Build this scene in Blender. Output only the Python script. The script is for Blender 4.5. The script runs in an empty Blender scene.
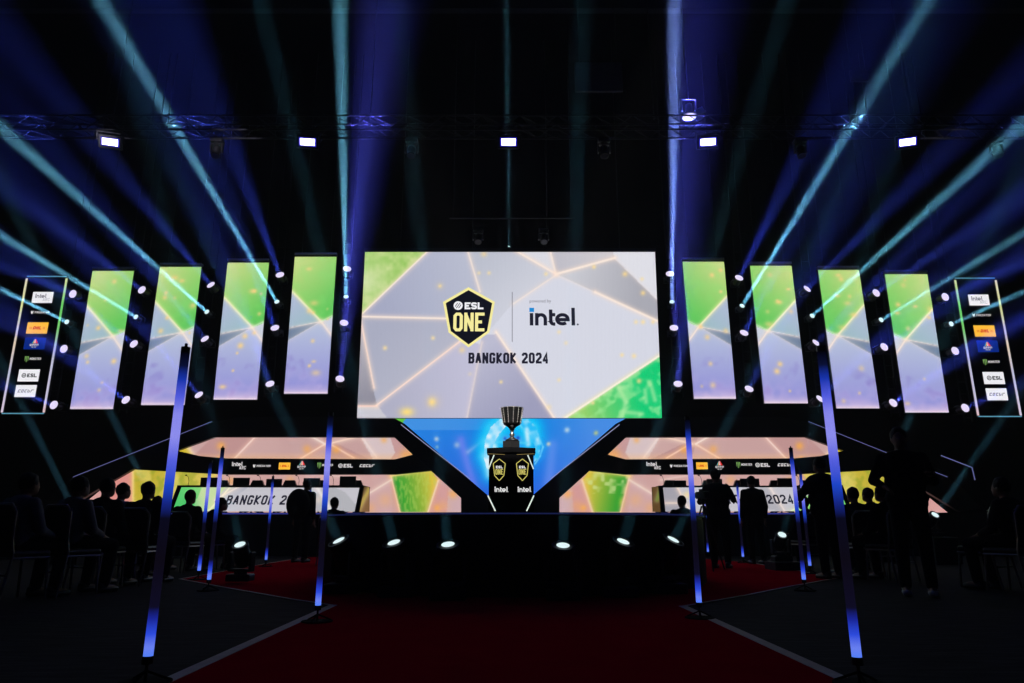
import bpy, bmesh, math, random
import numpy as np
from mathutils import Vector, Matrix, Quaternion
R = math.radians
F = 700.0; TH = 0.258; H = 0.72          # focal length in pixels, camera pitch, camera height
sc = bpy.context.scene
COL = sc.collection
rnd = random.Random(7)

def at(px, py, Y):
    """the point at depth Y (metres) behind pixel px, py of the photograph"""
    u = (px - 512) / F; v = -(py - 341.5) / F
    c, s = math.cos(TH), math.sin(TH)
    d = Vector((u, c - s * v, s + c * v)); t = Y / d.y
    return Vector((0, 0, H)) + d * t
def ground(px, py, z=0.0):
    u = (px - 512) / F; v = -(py - 341.5) / F
    c, s = math.cos(TH), math.sin(TH)
    d = Vector((u, c - s * v, s + c * v)); t = (z - H) / d.z
    return Vector((0, 0, H)) + d * t
def proj(x, y, z):
    c, s = math.cos(TH), math.sin(TH)
    zz = z - H
    d = y * c + zz * s; up = -y * s + zz * c
    return 512 + F * x / d, 341.5 - F * up / d

# ------------------------------------------------------------------ materials
MATS = {}
def mat(name, col, rough=0.6, metal=0.0, spec=0.3):
    if name in MATS: return MATS[name]
    m = bpy.data.materials.new(name); m.use_nodes = True
    b = m.node_tree.nodes['Principled BSDF']
    b.inputs['Base Color'].default_value = (*col, 1); b.inputs['Roughness'].default_value = rough
    b.inputs['Metallic'].default_value = metal; b.inputs['Specular IOR Level'].default_value = spec
    nt = m.node_tree
    n = nt.nodes.new('ShaderNodeTexNoise'); n.inputs['Scale'].default_value = 14
    tc = nt.nodes.new('ShaderNodeTexCoord'); nt.links.new(tc.outputs['Object'], n.inputs['Vector'])
    mx = nt.nodes.new('ShaderNodeMix'); mx.data_type = 'RGBA'
    mx.inputs['A'].default_value = (*[c * .8 for c in col], 1); mx.inputs['B'].default_value = (*[min(1, c * 1.2) for c in col], 1)
    nt.links.new(n.outputs['Fac'], mx.inputs['Factor']); nt.links.new(mx.outputs['Result'], b.inputs['Base Color'])
    MATS[name] = m; return m
def lin(c): 
    return tuple(((x / 255.) / 12.92 if x / 255. <= .04045 else ((x / 255. + .055) / 1.055) ** 2.4) for x in c)
def emis(name, srgb, s=1.0):
    if name in MATS: return MATS[name]
    m = bpy.data.materials.new(name); m.use_nodes = True; nt = m.node_tree; nt.nodes.clear()
    e = nt.nodes.new('ShaderNodeEmission'); e.inputs[0].default_value = (*lin(srgb), 1); e.inputs[1].default_value = s
    o = nt.nodes.new('ShaderNodeOutputMaterial'); nt.links.new(e.outputs[0], o.inputs[0]); MATS[name] = m; return m
def led_mat():
    if 'led_picture' in MATS: return MATS['led_picture']
    m = bpy.data.materials.new('led_picture'); m.use_nodes = True; nt = m.node_tree; nt.nodes.clear()
    a = nt.nodes.new('ShaderNodeVertexColor'); a.layer_name = 'picture'
    e = nt.nodes.new('ShaderNodeEmission'); o = nt.nodes.new('ShaderNodeOutputMaterial')
    nt.links.new(a.outputs[0], e.inputs[0]); nt.links.new(e.outputs[0], o.inputs[0]); MATS['led_picture'] = m; return m
BLACK = mat('black_paint', (.006, .006, .007), .55)
DRAPE = mat('black_drape', (.004, .004, .005), .95, 0, .05)
CLOTHD = mat('dark_cloth', (.010, .010, .012), .95, 0, .05)
SHIRT = mat('grey_shirt', (.16, .16, .17), .95, 0, .05)
SKIN = mat('skin', (.20, .11, .07), .6, 0, .2)
HAIR = mat('black_hair', (.006, .005, .004), .7, 0, .2)
STEEL = mat('truss_aluminium', (.28, .28, .31), .35, .9)
DSTEEL = mat('dark_steel', (.03, .03, .033), .45, .5)
TUBEM = mat('chair_tube', (.25, .24, .23), .35, .8)
VINYL = mat('black_vinyl', (.01, .01, .011), .4)
SHOE = mat('white_shoe', (.55, .55, .55), .6)
TAPE = mat('gaffer_tape', (.55, .46, .40), .7)

def tag(o, label=None, cat=None, group=None, kind=None):
    if label: o['label'] = label
    if cat: o['category'] = cat
    if group: o['group'] = group
    if kind: o['kind'] = kind
    return o
def empty(name, loc=(0, 0, 0), rot=None, label=None, cat=None, group=None):
    o = bpy.data.objects.new(name, None); COL.objects.link(o); o.location = loc
    o.empty_display_size = .1
    if rot is not None:
        o.rotation_mode = 'QUATERNION'; o.rotation_quaternion = rot
    return tag(o, label, cat, group)

class MB:
    """collects shapes for one mesh object"""
    def __init__(s): s.v = []; s.f = []; s.m = []; s.mats = []
    def _mi(s, m):
        if m not in s.mats: s.mats.append(m)
        return s.mats.index(m)
    def add(s, vs, fs, m=None):
        n = len(s.v); s.v += [tuple(v) for v in vs]; s.f += [tuple(i + n for i in f) for f in fs]
        s.m += [s._mi(m) if m else 0] * len(fs); return s
    def box(s, c, d, rot=None, m=None, bev=0.0):
        x, y, z = [k / 2 for k in d]
        b = min(bev, x * .9, y * .9, z * .9)
        if b <= 0:
            vs = [(-x, -y, -z), (x, -y, -z), (x, y, -z), (-x, y, -z), (-x, -y, z), (x, -y, z), (x, y, z), (-x, y, z)]
            fs = [(0, 3, 2, 1), (4, 5, 6, 7), (0, 1, 5, 4), (1, 2, 6, 5), (2, 3, 7, 6), (3, 0, 4, 7)]
        else:
            bm = bmesh.new(); bmesh.ops.create_cube(bm, size=1)
            for v in bm.verts: v.co = Vector((v.co.x * x * 2, v.co.y * y * 2, v.co.z * z * 2))
            bmesh.ops.bevel(bm, geom=bm.edges[:], offset=b, segments=2, affect='EDGES', profile=.5)
            bm.verts.index_update()
            vs = [v.co.copy() for v in bm.verts]; fs = [[v.index for v in f.verts] for f in bm.faces]; bm.free()
        M = rot.to_matrix() if rot is not None else Matrix.Identity(3)
        return s.add([M @ Vector(v) + Vector(c) for v in vs], fs, m)
    def tube(s, a, b, r, r2=None, n=8, m=None, caps=True):
        a, b = Vector(a), Vector(b); d = (b - a)
        if d.length < 1e-6: return s
        q = d.to_track_quat('Z', 'Y').to_matrix(); r2 = r if r2 is None else r2
        vs = []
        for p, rr in ((a, r), (b, r2)):
            for k in range(n):
                t = 2 * math.pi * k / n; vs.append(p + q @ Vector((rr * math.cos(t), rr * math.sin(t), 0)))
        fs = [(k, (k + 1) % n, n + (k + 1) % n, n + k) for k in range(n)]
        if caps: fs += [tuple(range(n - 1, -1, -1)), tuple(range(n, 2 * n))]
        return s.add(vs, fs, m)
    def path(s, pts, r, n=8, m=None):
        for a, b in zip(pts[:-1], pts[1:]): s.tube(a, b, r, n=n, m=m)
        for p in pts[1:-1]: s.ball(p, (r, r, r), 6, 4, m)
        return s
    def ball(s, c, r, nu=12, nv=8, m=None, rot=None):
        vs = []; fs = []; M = rot.to_matrix() if rot is not None else Matrix.Identity(3)
        for j in range(1, nv):
            ph = math.pi * j / nv
            for i in range(nu):
                t = 2 * math.pi * i / nu
                vs.append(M @ Vector((r[0] * math.sin(ph) * math.cos(t), r[1] * math.sin(ph) * math.sin(t), r[2] * math.cos(ph))) + Vector(c))
        top = len(vs); vs.append(M @ Vector((0, 0, r[2])) + Vector(c)); bot = len(vs); vs.append(M @ Vector((0, 0, -r[2])) + Vector(c))
        for j in range(nv - 2):
            for i in range(nu):
                a = j * nu + i; b = j * nu + (i + 1) % nu; fs.append((a, a + nu, b + nu, b))
        for i in range(nu):
            fs.append((top, i, (i + 1) % nu)); k = (nv - 2) * nu; fs.append((bot, k + (i + 1) % nu, k + i))
        return s.add(vs, fs, m)
    def lathe(s, prof, n=24, m=None, c=(0, 0, 0)):
        vs = []; fs = []
        for r, z in prof:
            for k in range(n):
                t = 2 * math.pi * k / n; vs.append((c[0] + r * math.cos(t), c[1] + r * math.sin(t), c[2] + z))
        for j in range(len(prof) - 1):
            for k in range(n):
                a = j * n + k; b = j * n + (k + 1) % n; fs.append((a, b, b + n, a + n))
        fs.append(tuple(range(n - 1, -1, -1))); fs.append(tuple(range((len(prof) - 1) * n, len(prof) * n)))
        return s.add(vs, fs, m)
    def prism(s, poly, y0, y1, m=None):
        """polygon in the XZ plane extruded from y0 to y1"""
        n = len(poly)
        vs = [(x, y0, z) for x, z in poly] + [(x, y1, z) for x, z in poly]
        fs = [tuple(range(n)), tuple(range(2 * n - 1, n - 1, -1))] + [(i, (i + 1) % n + 0, n + (i + 1) % n, n + i)[::-1] for i in range(n)]
        return s.add(vs, fs, m)
    def build(s, name, m=None, parent=None, smooth=False, loc=None):
        me = bpy.data.meshes.new(name); me.from_pydata(s.v, [], s.f)
        ms = s.mats if s.mats else [m]
        for k in ms: me.materials.append(k)
        if s.mats: me.polygons.foreach_set('material_index', s.m)
        if smooth: me.polygons.foreach_set('use_smooth', [True] * len(me.polygons))
        bm = bmesh.new(); bm.from_mesh(me); bmesh.ops.recalc_face_normals(bm, faces=bm.faces[:]); bm.to_mesh(me); bm.free()
        o = bpy.data.objects.new(name, me); COL.objects.link(o)
        if parent is not None: o.parent = parent
        if loc is not None: o.location = loc
        return o
def pxpoly(pts, Y): return [(at(x, y, Y).x, at(x, y, Y).z) for x, y in pts]
def mx(pts): return [(1020.5 - x, y) for x, y in pts][::-1]

# ------------------------------------------------------------------ painting of LED pictures (colours of the pixels the screens give off)
def vn(x, y, s, seed=0):
    ca, sa = math.cos(seed * 1.3 + .6), math.sin(seed * 1.3 + .6); x, y = (x * ca - y * sa) / s + seed * 3.1, (x * sa + y * ca) / s
    xi = np.floor(x).astype(int); yi = np.floor(y).astype(int); fx = x - xi; fy = y - yi
    fx = fx * fx * (3 - 2 * fx); fy = fy * fy * (3 - 2 * fy)
    h = lambda a, b: (np.sin(a * 127.1 + b * 311.7 + seed * 74.7) * 43758.5453) % 1.0
    return (h(xi, yi) * (1 - fx) + h(xi + 1, yi) * fx) * (1 - fy) + (h(xi, yi + 1) * (1 - fx) + h(xi + 1, yi + 1) * fx) * fy
def inpoly(x, y, P):
    r = np.zeros(x.shape, bool); n = len(P)
    for i in range(n):
        x1, y1 = P[i]; x2, y2 = P[(i + 1) % n]
        if y1 == y2: continue
        c = ((y1 > y) != (y2 > y)) & (x < (x2 - x1) * (y - y1) / (y2 - y1) + x1); r ^= c
    return r
def dseg(x, y, a, b):
    ax, ay = a; bx, by = b; dx, dy = bx - ax, by - ay
    t = np.clip(((x - ax) * dx + (y - ay) * dy) / (dx * dx + dy * dy), 0, 1)
    return np.hypot(x - ax - t * dx, y - ay - t * dy), t
class Art:
    def __init__(s, x, y, base): s.x = x; s.y = y; s.c = np.ones(x.shape + (3,)) * np.array(base, float)
    def poly(s, P, c, c2=None, g=None):
        m = inpoly(s.x, s.y, P)
        if c2 is None: s.c[m] = c
        else:
            (ax, ay), (bx, by) = g
            t = np.clip(((s.x - ax) * (bx - ax) + (s.y - ay) * (by - ay)) / ((bx - ax) ** 2 + (by - ay) ** 2), 0, 1)[..., None]
            s.c[m] = (np.array(c, float) * (1 - t) + np.array(c2, float) * t)[m]
        return m
    def line(s, a, b, w=.8, c=(255, 238, 225), glow=3., gc=(255, 225, 205), ga=.45, k=1.):
        d, t = dseg(s.x, s.y, a, b)
        g = (np.exp(-(d / glow) ** 2) * ga * k)[..., None]; s.c = s.c * (1 - g) + np.array(gc, float) * g
        l = (np.exp(-(d / w) ** 2) * k)[..., None]; s.c = s.c * (1 - l) + np.array(c, float) * l
    def spot(s, p, r, c=(255, 225, 150), k=.9, sx=1.):
        d = np.hypot((s.x - p[0]) / sx, s.y - p[1]); g = (np.exp(-(d / r) ** 2) * k)[..., None]; s.c = s.c * (1 - g) + np.array(c, float) * g
    def mask_mix(s, m, c): m = m[..., None]; s.c = s.c * (1 - m) + np.array(c, float) * m
def led_grid(name, corners, nx, nz, Y, artf, parent=None, depth=.06, thick_m=BLACK):
    """an LED wall: corners tl, tr, br, bl in photo pixels on the plane at depth Y; emissive face plus black cabinet body behind it"""
    tl, tr, br, bl = [at(*c, Y) for c in corners]
    u = np.linspace(0, 1, nx + 1); v = np.linspace(0, 1, nz + 1); U, V = np.meshgrid(u, v)
    P = lambda k: ((tl[k] * (1 - U) + tr[k] * U) * (1 - V) + (bl[k] * (1 - U) + br[k] * U) * V)
    X, Z = P(0), P(2)
    c, s = math.cos(TH), math.sin(TH); zz = Z - H; d = Y * c + zz * s
    px = 512 + F * X / d; py = 341.5 - F * (-Y * s + zz * c) / d
    A = artf(px, py, U, V)
    col = np.clip(A.c, 0, 255) / 255.; col = np.where(col <= .04045, col / 12.92, ((col + .055) / 1.055) ** 2.4)
    n = (nx + 1) * (nz + 1)
    vs = np.stack([X.ravel(), np.full(n, Y), Z.ravel()], 1)
    idx = np.arange(n).reshape(nz + 1, nx + 1)
    q = np.stack([idx[1:, :-1], idx[1:, 1:], idx[:-1, 1:], idx[:-1, :-1]], -1).reshape(-1, 4)
    me = bpy.data.meshes.new(name)
    cv = [tuple(p) for p in vs] ; k = len(cv)
    back = [(p.x, Y + depth, p.z) for p in (tl, tr, br, bl)]; fr = [(p.x, Y + .004, p.z) for p in (tl, tr, br, bl)]
    cv += fr + back
    faces = [tuple(int(i) for i in f) for f in q]
    faces += [(k + 4, k + 5, k + 6, k + 7)] + [(k + i, k + (i + 1) % 4, k + 4 + (i + 1) % 4, k + 4 + i) for i in range(4)]
    me.from_pydata(cv, [], faces)
    me.materials.append(led_mat()); me.materials.append(thick_m)
    mi = [0] * len(q) + [1] * 5; me.polygons.foreach_set('material_index', mi)
    at_ = me.color_attributes.new('picture', 'FLOAT_COLOR', 'POINT')
    buf = np.ones((len(cv), 4), np.float32); buf[:n, :3] = col.reshape(-1, 3); at_.data.foreach_set('color', buf.ravel())
    o = bpy.data.objects.new(name, me); COL.objects.link(o)
    if parent is not None: o.parent = parent
    return o

# ------------------------------------------------------------------ lettering
G = {
 'A': [[(0, 0), (.45, 1)], [(.55, 1), (1, 0)], [(.3, .97), (.7, .97)], [(.2, .3), (.8, .3)]],
 'B': [[(0, 0), (0, 1), (.8, 1), (1, .85), (1, .65), (.8, .53), (0, .53)], [(.8, .53), (1, .4), (1, .15), (.8, 0), (0, 0)]],
 'C': [[(1, .75), (1, .9), (.8, 1), (.2, 1), (0, .88), (0, .12), (.2, 0), (.8, 0), (1, .12), (1, .27)]],
 'D': [[(0, 0), (0, 1), (.75, 1), (1, .85), (1, .15), (.75, 0), (0, 0)]],
 'E': [[(1, 0), (0, 0), (0, 1), (1, 1)], [(0, .5), (.85, .5)]],
 'G': [[(1, .75), (1, .9), (.8, 1), (.2, 1), (0, .88), (0, .12), (.2, 0), (.8, 0), (1, .12), (1, .45), (.6, .45)]],
 'H': [[(0, 0), (0, 1)], [(1, 0), (1, 1)], [(0, .5), (1, .5)]],
 'I': [[(.5, 0), (.5, 1)]],
 'K': [[(0, 0), (0, 1)], [(1, 1), (.08, .48), (1, 0)]],
 'L': [[(0, 1), (0, 0), (1, 0)]],
 'M': [[(0, 0), (0, 1)], [(1, 0), (1, 1)], [(.05, .95), (.5, .3), (.95, .95)]],
 'N': [[(0, 0), (0, 1)], [(1, 0), (1, 1)], [(.03, .95), (.97, .05)]],
 'O': [[(.25, 0), (0, .12), (0, .88), (.25, 1), (.75, 1), (1, .88), (1, .12), (.75, 0), (.25, 0)]],
 'P': [[(0, 0), (0, 1), (.8, 1), (1, .85), (1, .6), (.8, .45), (0, .45)]],
 'R': [[(0, 0), (0, 1), (.8, 1), (1, .85), (1, .62), (.8, .5), (0, .5)], [(.55, .5), (1, 0)]],
 'S': [[(1, .79), (1, .88), (.78, 1), (.22, 1), (0, .88), (0, .65), (.2, .52), (.8, .48), (1, .35), (1, .12), (.78, 0), (.22, 0), (0, .12), (0, .21)]],
 'T': [[(0, 1), (1, 1)], [(.5, 0), (.5, 1)]],
 '2': [[(0, .75), (0, .88), (.22, 1), (.78, 1), (1, .88), (1, .62), (0, .12), (0, 0), (1, 0)]],
 '0': [[(.25, 0), (0, .12), (0, .88), (.25, 1), (.75, 1), (1, .88), (1, .12), (.75, 0), (.25, 0)]],
 '4': [[(.75, 0), (.75, 1), (0, .28), (0, .22), (1.1, .22)]],
}
def arc(cx, cy, r, a0, a1, n=10, ry=None):
    ry = r if ry is None else ry
    return [(cx + r * math.cos(R(a0 + (a1 - a0) * k / n)), cy + ry * math.sin(R(a0 + (a1 - a0) * k / n))) for k in range(n + 1)]
def strokes(mb, lines, w, y, m, th=.0):
    """flat lettering strokes of width w in the XZ plane at y (each stroke a strip with mitred joints)"""
    for L in lines:
        closed = L[0] == L[-1] and len(L) > 2
        P = [Vector(p) for p in (L[:-1] if closed else L)]; n = len(P); lft = []; rgt = []
        for i in range(n):
            a = P[i - 1] if (i > 0 or closed) else None; b = P[(i + 1) % n] if (i < n - 1 or closed) else None
            d1 = (P[i] - a).normalized() if a is not None else None; d2 = (b - P[i]).normalized() if b is not None else None
            if d1 is None: d1 = d2
            if d2 is None: d2 = d1
            t = (d1 + d2)
            t = t.normalized() if t.length > 1e-3 else d1
            nn = Vector((-t.y, t.x)); k = max(.45, nn.dot(Vector((-d1.y, d1.x)))); o = nn * (w / 2 / k)
            e = Vector((0, 0))
            lft.append(P[i] + o + e); rgt.append(P[i] - o + e)
        vs = [(p.x, y, p.y) for p in lft] + [(p.x, y, p.y) for p in rgt]
        fs = [(i, i + 1, n + i + 1, n + i) for i in range(n - 1)] + ([(n - 1, 0, n, 2 * n - 1)] if closed else [])
        mb.add(vs, fs, m)
def text(mb, s, x, z, h, w, sp, wt, y, m, skew=0., gy=None):
    """s in block capitals from x, baseline z, cap height h, letter width w, spacing sp, stroke weight wt"""
    for k, ch in enumerate(s):
        if ch == ' ': x += w * .62 + sp; continue
        ww = w
        if gy is not None: yy = y - .0006 * (k % 2)
        else: yy = y
        ls = []
        for L in G[ch]:
            L = [Vector(p) for p in L]
            if L[0] != L[-1]:
                kx, kz = ww - wt, h - wt
                for e_, n_ in ((0, 1), (-1, -2)):
                    if not (L[e_].y in (0., 1.) or (abs(L[e_].y - L[n_].y) < .01 and L[e_].x in (0., 1.))): continue
                    d_ = Vector(((L[e_].x - L[n_].x) * kx, (L[e_].y - L[n_].y) * kz)).normalized() * wt / 2 * (1. if abs(L[e_].x - L[n_].x) < .01 or abs(L[e_].y - L[n_].y) < .01 else .55)
                    L[e_] = L[e_] + Vector((d_.x / kx, d_.y / kz))
            ls.append([(x + wt / 2 + p[0] * (ww - wt) + skew * (wt / 2 + p[1] * (h - wt)), z + wt / 2 + p[1] * (h - wt)) for p in L])
        strokes(mb, ls, wt, yy, m)
        x += ww + sp
    return x
def poly2(mb, pts, y, m): mb.add([(p[0], y, p[1]) for p in pts], [tuple(range(len(pts)))], m)
def intel_word(mb, x, z, h, y, m, dot):
    """the lower-case word with its square dot; h = ascender height"""
    w = h * .19; xh = h * .70
    def st(L): strokes(mb, [L], w, y, m)
    st([(x + w / 2, z), (x + w / 2, xh + z)])
    d = w * 1.25
    poly2(mb, [(x - w * .1, z + h - d), (x + d, z + h - d), (x + d, z + h), (x - w * .1, z + h)], y, dot)
    n0 = x + w * 2.0; r = h * .23
    st([(n0, z), (n0, z + xh)]); st([(n0, z + xh - w * .6)] + arc(n0 + r, z + xh - r - w / 2, r, 140, 0, 8) + [(n0 + 2 * r, z)])
    t0 = n0 + 2 * r + w * 1.55
    st([(t0, z + h * .9), (t0, z + h * .25)] + arc(t0 + h * .17, z + h * .25, h * .17, 180, 270, 6, h * .17) + [(t0 + h * .24, z + h * .08)]); st([(t0 - w * .0, z + xh - w / 2), (t0 + h * .25, z + xh - w / 2)])
    e0 = t0 + h * .63; r2 = h * .30
    st([(e0 - r2 + w * .1, z + h * .33), (e0 + r2, z + h * .33)] + arc(e0, z + xh / 2, r2, 0, 310, 18, (xh - w) / 2))
    l0 = e0 + r2 + w * 1.5
    st([(l0, z), (l0, z + h)])
    poly2(mb, arc(l0 + w * 1.25, z + w * .3, w * .28, 0, 360, 10)[:-1], y, m)
    return l0 + w / 2
def esl_ball(mb, cx, cz, r, y, m, mb_cut, solid=False):
    if solid:
        poly2(mb, arc(cx, cz, r, 0, 360, 28)[:-1], y, m)
        for o, k in ((-.38, .62), (.0, .95), (.38, .62)):
            strokes(mb, [[(cx - r * .42 * k + o * r, cz - r * .62 * k - o * r * .45), (cx + r * .42 * k + o * r, cz + r * .62 * k - o * r * .45)]], r * .15, y - .002, mb_cut)
        return
    strokes(mb, [arc(cx, cz, r * .86, 50, 250, 16)], r * .28, y, m); strokes(mb, [arc(cx, cz, r * .86, 232, 410, 16)], r * .28, y - .001, m)
    for o, k in ((-.32, .8), (.02, 1.), (.36, .8)):
        strokes(mb, [[(cx - r * .42 * k + o * r, cz - r * .5 * k - o * r * .5), (cx + r * .42 * k + o * r, cz + r * .5 * k - o * r * .5)]], r * .2, y - .002, m)
def fit_intel(h): return h * (.155 * 2 + .46 + .155 * 2.3 + .62 + .30 + .155 * 2)

E_BLK = emis('led_black', (16, 18, 30)); E_WHT = emis('led_white', (240, 240, 245)); E_GRY = emis('led_grey', (120, 118, 130))
E_YEL = emis('led_pale_yellow', (250, 240, 160)); E_BLU = emis('led_sky_blue', (30, 140, 215)); E_INK = emis('led_navy_ink', (30, 30, 46))
E_DHL = emis('led_amber', (255, 190, 60)); E_RED = emis('led_red', (215, 40, 20)); E_NAVY = emis('led_deep_blue', (10, 40, 130))
E_GRN = emis('led_lime', (120, 165, 90)); E_PINK = emis('led_pink', (235, 90, 110)); E_LGREY = emis('led_light_grey', (190, 190, 198))
E_SOFT = emis('led_lettering_white', (215, 210, 212)); E_ORG = emis('led_orange', (240, 140, 30)); E_TEALD = emis('led_teal', (60, 160, 170))

def scale_at(px, py, Y): return (at(px + 1, py, Y) - at(px, py, Y)).x
def smudge_word(mb, x, z, w, h, y, m, seed, skew=0.):
    """a row of small blocky marks for lettering too small to read in the photograph"""
    r = random.Random(seed); n = max(4, int(w / h * 1.1)); st = w / n
    for k in range(n):
        a = x + k * st; ww = st * .74; t = h * .26
        s = lambda q: [(p[0] + skew * (p[1] - z), p[1]) for p in q]
        poly2(mb, s([(a, z), (a + t, z), (a + t, z + h), (a, z + h)]), y, m)
        if r.random() < .7: poly2(mb, s([(a + t, z + h - t), (a + ww, z + h - t), (a + ww, z + h), (a + t, z + h)]), y, m)
        if r.random() < .6: poly2(mb, s([(a + t, z), (a + ww, z), (a + ww, z + t), (a + t, z + t)]), y, m)
        if r.random() < .6: poly2(mb, s([(a + ww - t, z + t), (a + ww, z + t), (a + ww, z + h - t), (a + ww - t, z + h - t)]), y, m)
def emblem(mb, kind, px, py, Y, boxed, k=1.):
    """one sponsor mark centred at photo pixel px, py on plane Y"""
    c = at(px, py, Y); s = scale_at(px, py, Y) * k; y = Y; x, z = c.x, c.z
    def rect(w, h, m, o=0.): poly2(mb, [(x - w / 2 * s, z - h / 2 * s), (x + w / 2 * s, z - h / 2 * s), (x + w / 2 * s, z + h / 2 * s), (x - w / 2 * s, z + h / 2 * s)], y - o, m)
    a = y - .004
    if kind == 'arc':
        if boxed: rect(20.5, 11.6, E_WHT)
        m = E_GRY if boxed else E_SOFT
        intel_word(mb, x - 7.4 * s, z - .6 * s, 4.4 * s, a, m, m)
        text(mb, 'ARC', x + .6 * s, z - 4.0 * s, 3.4 * s, 2.0 * s, .5 * s, .55 * s, a, E_LGREY if boxed else E_SOFT)
    elif kind == 'predator':
        X0 = x - 9.5 * s
        poly2(mb, [(X0, z + 1.9 * s), (X0 + 1.3 * s, z + .9 * s), (X0 + 2.6 * s, z + 1.9 * s), (X0 + 2.4 * s, z - .6 * s), (X0 + 1.3 * s, z - 2. * s), (X0 + .2 * s, z - .6 * s)], a, E_SOFT)
        text(mb, 'PREDATOR', X0 + 4. * s, z - 1.0 * s, 2.1 * s, 1.45 * s, .42 * s, .42 * s, a, E_SOFT)
    elif kind == 'dhl':
        if boxed: rect(21, 11.8, E_DHL)
        else: rect(12, 7.2, E_DHL)
        q = 1. if boxed else .62
        text(mb, 'DHL', x - 4.6 * s * q, z - 1.5 * s * q, 3.2 * s * q, 2.6 * s * q, .4 * s * q, .95 * s * q, a, E_RED, skew=.3)
        for d in (-.9, 0., .9):
            poly2(mb, [(x - 8 * s * q, z + (d - .25) * s * q), (x - 5.3 * s * q, z + (d - .25) * s * q), (x - 5.2 * s * q, z + (d + .1) * s * q), (x - 8 * s * q, z + (d + .1) * s * q)], a, E_RED)
            poly2(mb, [(x + 5.6 * s * q, z + (d - .25) * s * q), (x + 8 * s * q, z + (d - .25) * s * q), (x + 8 * s * q, z + (d + .1) * s * q), (x + 5.6 * s * q, z + (d + .1) * s * q)], a, E_RED)
    elif kind == 'peak':
        if boxed: rect(21, 12, E_NAVY)
        for (o, w_, m) in ((-2.5, 1.5, E_TEALD), (-1.2, 1.4, E_ORG), (0., 1.2, E_SOFT), (1.2, 1.4, E_PINK), (2.5, 1.5, E_RED)):
            poly2(mb, [(x + (o - w_ / 2) * s, z + .2 * s), (x + (o + w_ / 2) * s, z + .2 * s), (x + (o + w_ / 2) * .25 * s, z + 4.6 * s), (x + (o - w_ / 2) * .25 * s, z + 4.6 * s)], a, m)
        smudge_word(mb, x - 4.6 * s, z - 2.6 * s, 9.2 * s, 2.1 * s, a - .003, E_SOFT, 3)
        smudge_word(mb, x - 2.6 * s, z - 4.2 * s, 5.2 * s, .9 * s, a - .003, E_SOFT, 4)
    elif kind == 'claw':
        for o in (0, 1, 2):
            X0 = x - 7.6 * s + o * 1.5 * s
            poly2(mb, [(X0, z + 3. * s), (X0 + 1.1 * s, z + 2.6 * s), (X0 + 1.0 * s, z - (1. + (o == 1) * 2.) * s), (X0 + .5 * s, z - (2.6 + (o == 1) * 1.2) * s), (X0 + .35 * s, z)], a, E_GRN)
        text(mb, 'MONSTER', x - 2.4 * s, z - .9 * s, 2.3 * s, 1.4 * s, .25 * s, .42 * s, a, E_SOFT)
    elif kind == 'esl':
        m, c2 = (E_BLK, E_WHT) if boxed else (E_SOFT, BLACK)
        if boxed: rect(20.8, 12.4, E_WHT)
        esl_ball(mb, x - 4.7 * s, z, 2.3 * s, a, m, c2)
        text(mb, 'ESL', x - 1.5 * s, z - 1.9 * s, 3.8 * s, 3.0 * s, .35 * s, .95 * s, a, m)
    elif kind == 'slant':
        if boxed: rect(20.8, 12.2, E_WHT)
        smudge_word(mb, x - 8 * s, z - 1.5 * s, 16 * s, 3. * s, a, E_GRY if boxed else E_SOFT, 11, skew=.35)
KINDS_ = ['arc', 'predator', 'dhl', 'peak', 'claw', 'esl', 'slant']

# ------------------------------------------------------------------ camera, world, haze
cam = bpy.data.cameras.new('camera'); co = bpy.data.objects.new('camera', cam); COL.objects.link(co)
cam.sensor_width = 36; cam.lens = F / 1024 * 36; cam.clip_end = 200
co.location = (0, 0, H); co.rotation_euler = (math.pi / 2 + TH, 0, 0); sc.camera = co
w = bpy.data.worlds.new('world'); sc.world = w; w.use_nodes = True; nt = w.node_tree; nt.nodes.clear()
wo = nt.nodes.new('ShaderNodeOutputWorld'); vs_ = nt.nodes.new('ShaderNodeVolumeScatter')
DENS = .0016
vs_.inputs['Density'].default_value = DENS; vs_.inputs['Anisotropy'].default_value = .15; vs_.inputs['Color'].default_value = (.9, .95, 1, 1)
nt.links.new(vs_.outputs[0], wo.inputs['Volume'])
sc.view_settings.view_transform = 'Standard'; sc.view_settings.look = 'None'; sc.view_settings.gamma = 1; sc.view_settings.exposure = 0
sc.view_settings.use_curve_mapping = False
cy = sc.cycles; cy.volume_bounces = 0; cy.max_bounces = 5; cy.diffuse_bounces = 2; cy.glossy_bounces = 2; cy.transparent_max_bounces = 6
cy.sample_clamp_indirect = 2.0; cy.caustics_reflective = False; cy.caustics_refractive = False
cy.use_denoising = True; cy.light_sampling_threshold = 0.0

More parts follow.
